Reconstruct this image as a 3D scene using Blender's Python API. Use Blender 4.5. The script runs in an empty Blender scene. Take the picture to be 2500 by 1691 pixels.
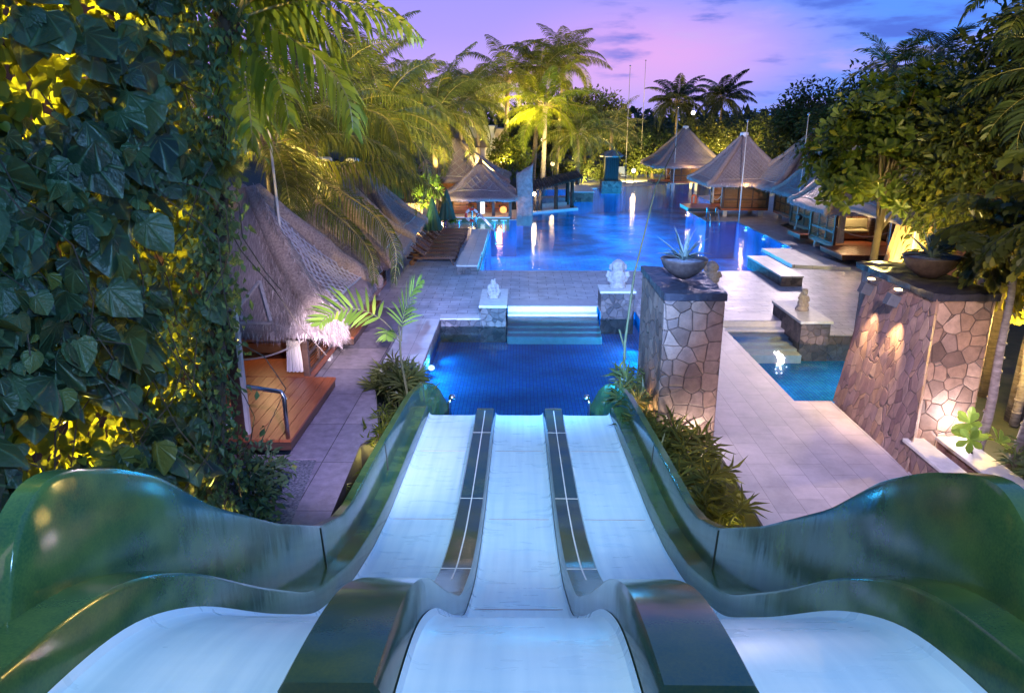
import bpy, bmesh, math, random
from mathutils import Vector, Matrix, Euler, noise
from mathutils.geometry import tessellate_polygon
RND = random.Random(11)
U = RND.uniform
V = Vector
scene = bpy.context.scene
C = bpy.context.collection

# ------------------------------------------------------------------ node helpers
def new_mat(name):
    m = bpy.data.materials.new(name); m.use_nodes = True
    nt = m.node_tree; nt.nodes.clear()
    return m, nt, nt.nodes, nt.links
def N(nt, typ, **kw):
    n = nt.nodes.new(typ)
    for k, v in kw.items():
        if k.startswith('i_'):
            key = k[2:]; key = int(key) if key.isdigit() else key.replace('_', ' ')
            n.inputs[key].default_value = v
        else: setattr(n, k, v)
    return n
def ramp(nt, stops, interp='LINEAR'):
    r = nt.nodes.new('ShaderNodeValToRGB'); cr = r.color_ramp; cr.interpolation = interp
    while len(cr.elements) < len(stops): cr.elements.new(0.5)
    for e, (p, c) in zip(cr.elements, stops):
        e.position = p; e.color = (*c, 1) if len(c) == 3 else c
    return r
def coords(nt, kind='Object', scale=(1, 1, 1), rot=(0, 0, 0)):
    t = N(nt, 'ShaderNodeTexCoord'); mp = N(nt, 'ShaderNodeMapping')
    mp.inputs['Scale'].default_value = scale; mp.inputs['Rotation'].default_value = rot
    nt.links.new(t.outputs[kind], mp.inputs['Vector']); return mp.outputs['Vector']
def out(nt, sh):
    o = N(nt, 'ShaderNodeOutputMaterial'); nt.links.new(sh, o.inputs['Surface'])
def bsdf(nt, **kw):
    b = N(nt, 'ShaderNodeBsdfPrincipled')
    for k, v in kw.items(): b.inputs[k].default_value = v
    return b
def bump(nt, h, strength, dist=0.02):
    b = N(nt, 'ShaderNodeBump'); b.inputs['Strength'].default_value = strength; b.inputs['Distance'].default_value = dist
    nt.links.new(h, b.inputs['Height']); return b.outputs['Normal']
def pm(name, c1, c2, scale=4., rough=.6, bmp=.2, stretch=(1, 1, 1), metal=0., coat=0., kind='Object', detail=6., rv=0., spec=.5, dist=.02, c3=None):
    m, nt, n, l = new_mat(name)
    v = coords(nt, kind, stretch)
    t = N(nt, 'ShaderNodeTexNoise'); t.inputs['Scale'].default_value = scale; t.inputs['Detail'].default_value = detail; t.inputs['Roughness'].default_value = .62
    l.new(v, t.inputs['Vector'])
    st = [(.32, c1), (.68, c2)] if c3 is None else [(.28, c1), (.5, c2), (.72, c3)]
    r = ramp(nt, st); l.new(t.outputs['Fac'], r.inputs['Fac'])
    b = bsdf(nt, Roughness=rough, Metallic=metal); b.inputs['Coat Weight'].default_value = coat; b.inputs['Coat Roughness'].default_value = .08
    b.inputs['Specular IOR Level'].default_value = spec
    l.new(r.outputs['Color'], b.inputs['Base Color'])
    if rv:
        mr = N(nt, 'ShaderNodeMapRange'); mr.inputs['To Min'].default_value = max(.02, rough - rv); mr.inputs['To Max'].default_value = rough + rv
        l.new(t.outputs['Fac'], mr.inputs['Value']); l.new(mr.outputs['Result'], b.inputs['Roughness'])
    if bmp: l.new(bump(nt, t.outputs['Fac'], bmp, dist), b.inputs['Normal'])
    out(nt, b.outputs['BSDF']); return m
def emit(name, col, s):
    m, nt, n, l = new_mat(name); e = N(nt, 'ShaderNodeEmission'); e.inputs['Color'].default_value = (*col, 1); e.inputs['Strength'].default_value = s
    out(nt, e.outputs['Emission']); return m
def leafmat(name, ca, cb, rough=.45, transl=.35, tcol=None, veins=False, spec=.25):
    m, nt, n, l = new_mat(name)
    g = N(nt, 'ShaderNodeNewGeometry')
    r = ramp(nt, [(0., ca), (.7, cb), (.93, tuple(min(1, x * 1.5) for x in cb)), (1., (min(1, cb[0] * 2.6 + .03), min(1, cb[1] * 1.7 + .02), cb[2] * .9))]); l.new(g.outputs['Random Per Island'], r.inputs['Fac'])
    col = r.outputs['Color']
    b = bsdf(nt, Roughness=rough); b.inputs['Specular IOR Level'].default_value = spec
    if veins:
        t = N(nt, 'ShaderNodeTexCoord'); s = N(nt, 'ShaderNodeSeparateXYZ'); l.new(t.outputs['UV'], s.inputs[0])
        sb = N(nt, 'ShaderNodeMath', operation='SUBTRACT'); l.new(s.outputs['Y'], sb.inputs[0]); sb.inputs[1].default_value = .04
        at = N(nt, 'ShaderNodeMath', operation='ARCTAN2'); l.new(s.outputs['X'], at.inputs[0]); l.new(sb.outputs[0], at.inputs[1])
        ml = N(nt, 'ShaderNodeMath', operation='MULTIPLY'); l.new(at.outputs[0], ml.inputs[0]); ml.inputs[1].default_value = 4.2
        co = N(nt, 'ShaderNodeMath', operation='COSINE'); l.new(ml.outputs[0], co.inputs[0])
        pw = N(nt, 'ShaderNodeMath', operation='ABSOLUTE'); l.new(co.outputs[0], pw.inputs[0])
        p2 = N(nt, 'ShaderNodeMath', operation='POWER'); l.new(pw.outputs[0], p2.inputs[0]); p2.inputs[1].default_value = 22.
        nz = N(nt, 'ShaderNodeTexNoise'); nz.inputs['Scale'].default_value = 9.; l.new(t.outputs['UV'], nz.inputs['Vector'])
        mx = N(nt, 'ShaderNodeMixRGB'); mx.blend_type = 'MIX'; mx.inputs['Color2'].default_value = tuple(min(1, x * 2.2) for x in cb) + (1,)
        hf = N(nt, 'ShaderNodeMath', operation='MULTIPLY'); hf.inputs[1].default_value = .55; l.new(p2.outputs[0], hf.inputs[0])
        l.new(hf.outputs[0], mx.inputs['Fac']); l.new(col, mx.inputs['Color1']); col = mx.outputs['Color']
        ad = N(nt, 'ShaderNodeMath', operation='ADD'); l.new(nz.outputs['Fac'], ad.inputs[0]); l.new(p2.outputs[0], ad.inputs[1])
        l.new(bump(nt, ad.outputs[0], .45, .02), b.inputs['Normal'])
    l.new(col, b.inputs['Base Color'])
    tr = N(nt, 'ShaderNodeBsdfTranslucent')
    if tcol: 
        mx2 = N(nt, 'ShaderNodeMixRGB'); mx2.inputs['Fac'].default_value = .6; mx2.inputs['Color2'].default_value = (*tcol, 1); l.new(col, mx2.inputs['Color1']); l.new(mx2.outputs['Color'], tr.inputs['Color'])
    else: l.new(col, tr.inputs['Color'])
    ms = N(nt, 'ShaderNodeMixShader'); ms.inputs['Fac'].default_value = transl
    l.new(b.outputs['BSDF'], ms.inputs[1]); l.new(tr.outputs['BSDF'], ms.inputs[2]); out(nt, ms.outputs['Shader']); return m
def stonemat(name, scale=2.6, cols=None, bstr=.7, stretch=(1, 1, 1), mortar=(.035, .03, .032)):
    cols = cols or [(0, (.09, .055, .04)), (.3, (.20, .125, .09)), (.5, (.29, .175, .11)), (.7, (.15, .10, .08)), (1, (.36, .24, .17))]
    m, nt, n, l = new_mat(name); v = coords(nt, 'Object', stretch)
    nz = N(nt, 'ShaderNodeTexNoise'); nz.inputs['Scale'].default_value = 2.5; nz.inputs['Detail'].default_value = 2; l.new(v, nz.inputs['Vector'])
    mx = N(nt, 'ShaderNodeMixRGB'); mx.blend_type = 'LINEAR_LIGHT'; mx.inputs['Fac'].default_value = .03; l.new(v, mx.inputs['Color1']); l.new(nz.outputs['Color'], mx.inputs['Color2'])
    vo = N(nt, 'ShaderNodeTexVoronoi'); vo.inputs['Scale'].default_value = scale; vo.inputs['Randomness'].default_value = .85; l.new(mx.outputs['Color'], vo.inputs['Vector'])
    ve = N(nt, 'ShaderNodeTexVoronoi'); ve.feature = 'DISTANCE_TO_EDGE'; ve.inputs['Scale'].default_value = scale; ve.inputs['Randomness'].default_value = .85; l.new(mx.outputs['Color'], ve.inputs['Vector'])
    r = ramp(nt, cols); s = N(nt, 'ShaderNodeSeparateColor'); l.new(vo.outputs['Color'], s.inputs[0]); l.new(s.outputs[0], r.inputs['Fac'])
    n2 = N(nt, 'ShaderNodeTexNoise'); n2.inputs['Scale'].default_value = 7.; n2.inputs['Detail'].default_value = 10; n2.inputs['Roughness'].default_value = .72; l.new(v, n2.inputs['Vector'])
    mv = N(nt, 'ShaderNodeMixRGB'); mv.blend_type = 'OVERLAY'; mv.inputs['Fac'].default_value = .85; l.new(r.outputs['Color'], mv.inputs['Color1']); l.new(n2.outputs['Fac'], mv.inputs['Color2'])
    er = ramp(nt, [(.004, (0, 0, 0)), (.016, (1, 1, 1))]); l.new(ve.outputs['Distance'], er.inputs['Fac'])
    fm = N(nt, 'ShaderNodeMixRGB'); fm.inputs['Color1'].default_value = (*mortar, 1); l.new(er.outputs['Color'], fm.inputs['Fac']); l.new(mv.outputs['Color'], fm.inputs['Color2'])
    b = bsdf(nt, Roughness=.62); l.new(fm.outputs['Color'], b.inputs['Base Color'])
    er2 = ramp(nt, [(0., (0, 0, 0)), (.05, (1, 1, 1))]); l.new(ve.outputs['Distance'], er2.inputs['Fac'])
    sv = N(nt, 'ShaderNodeVectorMath', operation='SUBTRACT'); l.new(mx.outputs['Color'], sv.inputs[0]); l.new(vo.outputs['Position'], sv.inputs[1])
    cv = N(nt, 'ShaderNodeVectorMath', operation='SUBTRACT'); l.new(vo.outputs['Color'], cv.inputs[0]); cv.inputs[1].default_value = (.5, .5, .5)
    dv = N(nt, 'ShaderNodeVectorMath', operation='DOT_PRODUCT'); l.new(sv.outputs[0], dv.inputs[0]); l.new(cv.outputs[0], dv.inputs[1])
    sc_ = N(nt, 'ShaderNodeMath', operation='MULTIPLY_ADD'); l.new(dv.outputs['Value'], sc_.inputs[0]); sc_.inputs[1].default_value = 1.6 * scale ** .5; l.new(er2.outputs['Color'], sc_.inputs[2])
    ml = N(nt, 'ShaderNodeMath', operation='MULTIPLY_ADD'); ml.inputs[1].default_value = .5; l.new(n2.outputs['Fac'], ml.inputs[0]); l.new(sc_.outputs[0], ml.inputs[2])
    l.new(bump(nt, ml.outputs[0], bstr, .04), b.inputs['Normal']); out(nt, b.outputs['BSDF']); return m
def pavemat(name, ca, cb, bw=.9, bh=.5, mort=.006, mcol=(.06, .055, .06), rough=.5, rot=0., off=.5, nscale=3., stain=.5):
    m, nt, n, l = new_mat(name); v = coords(nt, 'Object', (1, 1, 1), (0, 0, rot))
    br = N(nt, 'ShaderNodeTexBrick'); br.offset = off; br.inputs['Scale'].default_value = 1.; br.inputs['Brick Width'].default_value = bw; br.inputs['Row Height'].default_value = bh
    br.inputs['Mortar Size'].default_value = mort; br.inputs['Mortar Smooth'].default_value = .2; br.inputs['Color1'].default_value = (*ca, 1); br.inputs['Color2'].default_value = (*cb, 1); br.inputs['Mortar'].default_value = (*mcol, 1)
    l.new(v, br.inputs['Vector'])
    t = N(nt, 'ShaderNodeTexNoise'); t.inputs['Scale'].default_value = nscale; t.inputs['Detail'].default_value = 9; t.inputs['Roughness'].default_value = .7; l.new(v, t.inputs['Vector'])
    tr = ramp(nt, [(.3, (1 - stain,) * 3), (.62, (1, 1, 1))]); l.new(t.outputs['Fac'], tr.inputs['Fac'])
    mx = N(nt, 'ShaderNodeMixRGB'); mx.blend_type = 'MULTIPLY'; mx.inputs['Fac'].default_value = 1.; l.new(br.outputs['Color'], mx.inputs['Color1']); l.new(tr.outputs['Color'], mx.inputs['Color2'])
    b = bsdf(nt, Roughness=rough); b.inputs['Specular IOR Level'].default_value = .18; l.new(mx.outputs['Color'], b.inputs['Base Color'])
    mr = N(nt, 'ShaderNodeMapRange'); mr.inputs['To Min'].default_value = rough - .2; mr.inputs['To Max'].default_value = rough + .2; l.new(t.outputs['Fac'], mr.inputs['Value']); l.new(mr.outputs['Result'], b.inputs['Roughness'])
    iv = N(nt, 'ShaderNodeMath', operation='MULTIPLY_ADD'); iv.inputs[1].default_value = -1.; l.new(br.outputs['Fac'], iv.inputs[0]); 
    l.new(t.outputs['Fac'], iv.inputs[2]); l.new(bump(nt, iv.outputs[0], .35, .01), b.inputs['Normal']); out(nt, b.outputs['BSDF']); return m

M = {}
M['ground'] = pm('soil', (.02, .03, .015), (.05, .05, .03), 3, .95, .4)
M['terrace'] = pavemat('terrace_stone', (.54, .53, .56), (.43, .43, .47), .62, .31, .008, (.10, .095, .12), .42, 0, .5, 1.9, .5)
M['path'] = pavemat('path_stone', (.33, .28, .29), (.20, .18, .21), 1.1, 1.6, .008, (.05, .045, .05), .55, 0, 0., 5., .45)
M['walk'] = pavemat('walkway_stone', (.55, .49, .50), (.45, .41, .42), .8, .42, .004, (.22, .2, .2), .42, math.pi / 2, .5, 1.4, .34)
M['coping'] = pavemat('coping_stone', (.64, .62, .60), (.54, .53, .53), .9, .9, .005, (.2, .2, .2), .4, 0, 0, 2.5, .25)
M['band'] = pm('smooth_stone', (.30, .28, .32), (.38, .36, .40), 6, .45, .1)
M['cap'] = pm('pale_cap_stone', (.55, .53, .50), (.70, .68, .64), 7, .55, .15)
M['wallstone'] = stonemat('crazy_stone', 3.9)
M['battered'] = stonemat('slate_stone', 5.6, [(0, (.17, .10, .10)), (.3, (.26, .165, .15)), (.55, (.33, .20, .13)), (.75, (.22, .145, .15)), (1, (.42, .28, .20))], .6, (1, 1, .62))
M['darkstone'] = stonemat('dark_pedestal_stone', 5., [(0, (.05, .045, .05)), (.5, (.12, .1, .1)), (1, (.18, .14, .13))], .7, (1, 1, 1), (.16, .14, .13))
M['topslate'] = pm('wet_slate_top', (.006, .008, .014), (.03, .03, .04), 9, .4, .6, c3=(.02, .02, .03), rv=.15)
M['blackstone'] = pm('black_stone', (.008, .008, .01), (.02, .02, .024), 8, .5, .3)
M['statue'] = pm('carved_stone', (.28, .25, .24), (.46, .42, .40), 11, .85, .5)
M['gravel'] = pm('gravel', (.03, .035, .05), (.22, .22, .24), 26, .8, 1., dist=.05)
M['thatch'] = None
M['bamboo'] = pm('bamboo_strip', (.20, .18, .18), (.36, .33, .33), 9, .5, .1)
M['bamboo_lit'] = pm('lit_bamboo_strip', (.24, .23, .27), (.42, .41, .46), 9, .5, .1)  # near hut's lattice: bluish light put into a paler bamboo colour
M['roll'] = pm('thatch_roll', (.17, .125, .11), (.38, .30, .26), 22, .9, .9, stretch=(1, 1, 1), dist=.04)
M['finial'] = pm('white_finial', (.68, .68, .68), (.8, .8, .8), 8, .5, .1)
M['darkwood'] = pm('dark_wood', (.035, .018, .012), (.08, .04, .025), 6, .45, .2, (1, 1, 6))
M['louver'] = pm('louvre_wood', (.16, .075, .03), (.27, .13, .05), 5, .5, .2, (1, 1, 8))
M['deck'] = pm('deck_wood', (.20, .055, .02), (.33, .10, .04), 4, .38, .2, (7, .6, 1))
M['loungewood'] = pm('lounger_wood', (.09, .04, .025), (.17, .08, .05), 6, .5, .2)
M['metal'] = pm('steel', (.45, .46, .48), (.6, .61, .63), 20, .25, .02, metal=1.)
M['painted_pole'] = pm('pale_pole', (.45, .42, .38), (.55, .52, .47), 6, .4, .05)
M['blackmetal'] = pm('black_metal', (.02, .02, .022), (.04, .04, .045), 14, .4, .05)
M['greymetal'] = pm('grey_painted_metal', (.07, .085, .11), (.1, .115, .14), 14, .4, .05)
M['rope'] = pm('rope', (.42, .36, .30), (.6, .54, .47), 60, .9, .8)
M['curtain'] = pm('curtain_cloth', (.42, .38, .33), (.62, .57, .50), 30, .8, .3, (1, 1, .05))
M['cushion'] = pm('cushion_cloth', (.36, .36, .24), (.44, .44, .30), 9, .85, .1)
M['red'] = pm('red_plastic', (.5, .03, .02), (.6, .04, .03), 5, .4, .05)
M['white'] = pm('white_plastic', (.7, .7, .7), (.8, .8, .8), 5, .4, .05)
M['orange'] = pm('orange_plastic', (.6, .12, .03), (.7, .16, .05), 5, .4, .05)
M['bluefabric'] = pm('navy_sling', (.015, .025, .09), (.025, .04, .13), 20, .7, .2)
M['greenfabric'] = pm('umbrella_cloth', (.006, .05, .036), (.014, .085, .055), 12, .7, .2, (1, 1, .2))
M['plaster'] = pm('plaster', (.50, .50, .52), (.62, .62, .63), 3, .8, .15)
M['rockwall'] = pm('rough_rock', (.18, .15, .14), (.36, .31, .29), 3.5, .85, .9, dist=.08)
M['bowl'] = pm('bowl_clay', (.055, .035, .03), (.12, .08, .065), 14, .55, .3)
M['pebble'] = pm('pebble_fill', (.05, .06, .10), (.5, .5, .55), 34, .5, .9)
M['trunk'] = pm('palm_trunk', (.07, .055, .045), (.19, .15, .12), 5, .9, .6, (1, 1, 6))
M['paletrunk'] = pm('pale_trunk', (.16, .13, .12), (.36, .31, .29), 6, .8, .6, (1, 1, 3))
M['bark'] = pm('bark', (.03, .022, .016), (.08, .06, .045), 9, .9, .8, (1, 1, .4))
M['lane'] = None
M['brownwall'] = pm('bamboo_screen', (.34, .19, .09), (.5, .3, .15), 8, .7, .3, (14, 14, .3))
M['lamp_warm'] = emit('warm_bulb', (1., .72, .35), 5.)
M['lamp_white'] = emit('white_bulb', (1., .86, .66), 7.)
M['lamp_star'] = emit('bright_bulb', (1., .86, .66), 90.)
M['pool_lamp'] = emit('pool_lens', (.5, .8, 1.), 2.)
M['steps'] = pm('step_stone', (.66, .66, .64), (.80, .80, .78), 7, .55, .1)
M['screen'] = emit('lit_panel', (.85, .92, 1.), 2.2)
M['bar_glow'] = emit('orange_globe', (1., .35, .1), 2.5)
# leaves
M['l_vine'] = leafmat('vine_leaf', (.006, .022, .018), (.038, .072, .034), .38, .25, (.4, .42, .02), True, .45)
M['l_vine2'] = leafmat('vine_leaf_young', (.04, .07, .01), (.09, .12, .02), .45, .5, (.5, .5, .03))
M['l_palm'] = leafmat('palm_leaf', (.04, .06, .014), (.085, .105, .024), .42, .32, (.22, .22, .02))
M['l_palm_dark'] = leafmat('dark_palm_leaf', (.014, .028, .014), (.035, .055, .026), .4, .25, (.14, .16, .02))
M['l_palm_bright'] = leafmat('bright_palm_leaf', (.035, .07, .01), (.08, .12, .02), .36, .45, (.45, .5, .02))
M['l_tree'] = leafmat('tree_leaf', (.020, .032, .009), (.05, .062, .016), .42, .28, (.2, .22, .02))
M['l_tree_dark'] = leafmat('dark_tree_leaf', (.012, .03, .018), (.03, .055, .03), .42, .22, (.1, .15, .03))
M['l_big'] = leafmat('rosette_leaf', (.025, .048, .010), (.065, .09, .018), .36, .3, (.28, .32, .02))
M['l_fish'] = leafmat('fishtail_leaf', (.045, .06, .022), (.085, .10, .03), .34, .35, (.35, .32, .03))
M['l_shrub'] = leafmat('shrub_leaf', (.03, .06, .03), (.07, .12, .055), .4, .3, (.25, .3, .05))
M['l_lime'] = leafmat('lime_leaf', (.12, .22, .03), (.2, .34, .06), .35, .4, (.4, .5, .05))
M['l_agave'] = leafmat('agave_leaf', (.30, .38, .34), (.42, .50, .42), .45, .08)
M['rib'] = pm('frond_rib', (.16, .14, .04), (.28, .24, .09), 6, .5, .05)
M['stem'] = pm('green_stem', (.05, .06, .02), (.12, .12, .05), 9, .7, .2)

def mk_thatch():
    m, nt, n, l = new_mat('thatch'); v = coords(nt, 'UV', (26, 2.2, 1))
    t = N(nt, 'ShaderNodeTexNoise'); t.inputs['Scale'].default_value = 2.4; t.inputs['Detail'].default_value = 8; t.inputs['Roughness'].default_value = .75; l.new(v, t.inputs['Vector'])
    v2 = coords(nt, 'UV', (1, 1, 1)); t2 = N(nt, 'ShaderNodeTexNoise'); t2.inputs['Scale'].default_value = 1.2; t2.inputs['Detail'].default_value = 5; l.new(v2, t2.inputs['Vector'])
    r = ramp(nt, [(.28, (.07, .052, .055)), (.5, (.24, .19, .19)), (.72, (.46, .39, .39))]); l.new(t.outputs['Fac'], r.inputs['Fac'])
    mx = N(nt, 'ShaderNodeMixRGB'); mx.blend_type = 'OVERLAY'; mx.inputs['Fac'].default_value = .4; l.new(r.outputs['Color'], mx.inputs['Color1']); l.new(t2.outputs['Fac'], mx.inputs['Color2'])
    b = bsdf(nt, Roughness=.85); l.new(mx.outputs['Color'], b.inputs['Base Color']); l.new(bump(nt, t.outputs['Fac'], .9, .05), b.inputs['Normal']); out(nt, b.outputs['BSDF']); return m
M['thatch'] = mk_thatch()
def mk_straw():
    m, nt, n, l = new_mat('straw'); g = N(nt, 'ShaderNodeNewGeometry')
    r = ramp(nt, [(0, (.14, .10, .09)), (.5, (.32, .26, .25)), (1, (.58, .50, .48))]); l.new(g.outputs['Random Per Island'], r.inputs['Fac'])
    b = bsdf(nt, Roughness=.8); l.new(r.outputs['Color'], b.inputs['Base Color']); out(nt, b.outputs['BSDF']); return m
M['straw'] = mk_straw()
def mk_lane():
    m, nt, n, l = new_mat('lane_gelcoat'); v = coords(nt, 'Object', (.8, 3., 1))
    t = N(nt, 'ShaderNodeTexNoise'); t.inputs['Scale'].default_value = 2.2; t.inputs['Detail'].default_value = 5; l.new(v, t.inputs['Vector'])
    r = ramp(nt, [(.3, (.52, .76, .91)), (.7, (.60, .81, .94))]); l.new(t.outputs['Fac'], r.inputs['Fac'])
    b = bsdf(nt, Roughness=.3); l.new(r.outputs['Color'], b.inputs['Base Color'])
    vs2 = coords(nt, 'Object', (9., .35, 1)); ts = N(nt, 'ShaderNodeTexNoise'); ts.inputs['Scale'].default_value = 1.3; ts.inputs['Detail'].default_value = 6; l.new(vs2, ts.inputs['Vector'])
    rs = ramp(nt, [(.3, (.80, .86, .90)), (.6, (1, 1, 1))]); l.new(ts.outputs['Fac'], rs.inputs['Fac']); mm = N(nt, 'ShaderNodeMixRGB'); mm.blend_type = 'MULTIPLY'; mm.inputs['Fac'].default_value = 1.; l.new(r.outputs['Color'], mm.inputs['Color1']); l.new(rs.outputs['Color'], mm.inputs['Color2']); l.new(mm.outputs['Color'], b.inputs['Base Color'])
    mr = N(nt, 'ShaderNodeMapRange'); mr.inputs['To Min'].default_value = .18; mr.inputs['To Max'].default_value = .42; l.new(t.outputs['Fac'], mr.inputs['Value']); l.new(mr.outputs['Result'], b.inputs['Roughness'])
    v3 = coords(nt, 'Object', (3., 14., 1)); t3 = N(nt, 'ShaderNodeTexNoise'); t3.inputs['Scale'].default_value = 1.5; l.new(v3, t3.inputs['Vector'])
    l.new(bump(nt, t3.outputs['Fac'], .015, .02), b.inputs['Normal']); out(nt, b.outputs['BSDF']); return m
M['lane'] = mk_lane()
def mk_green(name='green_gelcoat', ga=(.008, .055, .030), gb=(.075, .15, .04)):
    m, nt, n, l = new_mat(name); v = coords(nt, 'Object', (1, 1, 1))
    t = N(nt, 'ShaderNodeTexNoise'); t.inputs['Scale'].default_value = 90.; t.inputs['Detail'].default_value = 3; l.new(v, t.inputs['Vector'])
    t2 = N(nt, 'ShaderNodeTexNoise'); t2.inputs['Scale'].default_value = 2.6; t2.inputs['Detail'].default_value = 8; l.new(v, t2.inputs['Vector'])
    mxx = N(nt, 'ShaderNodeMath', operation='MULTIPLY_ADD'); mxx.inputs[1].default_value = .3; l.new(t.outputs['Fac'], mxx.inputs[0]); l.new(t2.outputs['Fac'], mxx.inputs[2])
    r = ramp(nt, [(.45, ga), (.85, gb)]); l.new(mxx.outputs[0], r.inputs['Fac'])
    b = bsdf(nt, Roughness=.18, Metallic=.0); l.new(r.outputs['Color'], b.inputs['Base Color'])
    b.inputs['Specular IOR Level'].default_value = .5; b.inputs['Coat Weight'].default_value = .0; b.inputs['Coat Roughness'].default_value = .12
    mr = N(nt, 'ShaderNodeMapRange'); mr.inputs['To Min'].default_value = .1; mr.inputs['To Max'].default_value = .2; l.new(t2.outputs['Fac'], mr.inputs['Value']); l.new(mr.outputs['Result'], b.inputs['Roughness'])
    v4 = coords(nt, 'Object', (1.6, 1.6, .5)); t4 = N(nt, 'ShaderNodeTexNoise'); t4.inputs['Scale'].default_value = 2.; t4.inputs['Detail'].default_value = 3; l.new(v4, t4.inputs['Vector'])
    ml = N(nt, 'ShaderNodeMath', operation='MULTIPLY_ADD'); ml.inputs[1].default_value = .03; l.new(t.outputs['Fac'], ml.inputs[0]); l.new(t4.outputs['Fac'], ml.inputs[2])
    l.new(bump(nt, ml.outputs[0], .09, .05), b.inputs['Normal']); out(nt, b.outputs['BSDF']); return m
M['green'] = mk_green()
M['teal'] = mk_green('teal_gelcoat', (.002, .042, .055), (.05, .085, .045))
def mk_tile(name, ca, cb, s=.12):
    m, nt, n, l = new_mat(name); v = coords(nt, 'Object')
    def brk(mp):
        br = N(nt, 'ShaderNodeTexBrick'); br.offset = 0.; br.inputs['Scale'].default_value = 1.; br.inputs['Brick Width'].default_value = s; br.inputs['Row Height'].default_value = s
        br.inputs['Mortar Size'].default_value = .006; br.inputs['Color1'].default_value = (*ca, 1); br.inputs['Color2'].default_value = (*cb, 1); br.inputs['Mortar'].default_value = tuple(x * .5 for x in ca) + (1,)
        br.inputs['Bias'].default_value = -.2; l.new(mp, br.inputs['Vector']); return br
    br = brk(v)
    t = N(nt, 'ShaderNodeTexNoise'); t.inputs['Scale'].default_value = .55; t.inputs['Detail'].default_value = 2; l.new(v, t.inputs['Vector'])
    r = ramp(nt, [(.35, (.6, .6, .6)), (.65, (1.25, 1.25, 1.25))]); l.new(t.outputs['Fac'], r.inputs['Fac'])
    mx = N(nt, 'ShaderNodeMixRGB'); mx.blend_type = 'MULTIPLY'; mx.inputs['Fac'].default_value = 1; l.new(br.outputs['Color'], mx.inputs['Color1']); l.new(r.outputs['Color'], mx.inputs['Color2'])
    b = bsdf(nt, Roughness=.8); b.inputs['Specular IOR Level'].default_value = 0.; l.new(mx.outputs['Color'], b.inputs['Base Color']); out(nt, b.outputs['BSDF']); return m
M['tile'] = mk_tile('pool_tile', (.006, .26, .78), (.016, .40, .82), .085)
M['tile_main'] = mk_tile('main_pool_tile', (.004, .25, .66), (.006, .34, .72), .25)
def mk_water(name, tint, b1=.12, rough=.04, sc=2.2):
    m, nt, n, l = new_mat(name); v = coords(nt, 'Object', (1., 1.6, 1))
    t = N(nt, 'ShaderNodeTexNoise'); t.inputs['Scale'].default_value = sc; t.inputs['Detail'].default_value = 4; t.inputs['Roughness'].default_value = .6; l.new(v, t.inputs['Vector'])
    t2 = N(nt, 'ShaderNodeTexNoise'); t2.inputs['Scale'].default_value = sc * 6; t2.inputs['Detail'].default_value = 3; l.new(v, t2.inputs['Vector'])
    ad = N(nt, 'ShaderNodeMath', operation='MULTIPLY_ADD'); ad.inputs[1].default_value = .3; l.new(t2.outputs['Fac'], ad.inputs[0]); l.new(t.outputs['Fac'], ad.inputs[2])
    nb = bump(nt, ad.outputs[0], b1, .1)
    fr = N(nt, 'ShaderNodeFresnel'); fr.inputs['IOR'].default_value = 1.33; l.new(nb, fr.inputs['Normal'])
    tr = N(nt, 'ShaderNodeBsdfTransparent'); tr.inputs['Color'].default_value = (*tint, 1)
    gl = N(nt, 'ShaderNodeBsdfGlossy'); gl.inputs['Roughness'].default_value = rough; l.new(nb, gl.inputs['Normal'])
    ms = N(nt, 'ShaderNodeMixShader'); l.new(fr.outputs[0], ms.inputs['Fac']); l.new(tr.outputs[0], ms.inputs[1]); l.new(gl.outputs[0], ms.inputs[2]); out(nt, ms.outputs[0]); return m
M['water_low'] = mk_water('lower_water', (.93, .98, 1.), .05, .02, 1.6)
M['water_main'] = mk_water('main_water', (.60, .85, 1.), .12, .09, 1.4)

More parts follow.
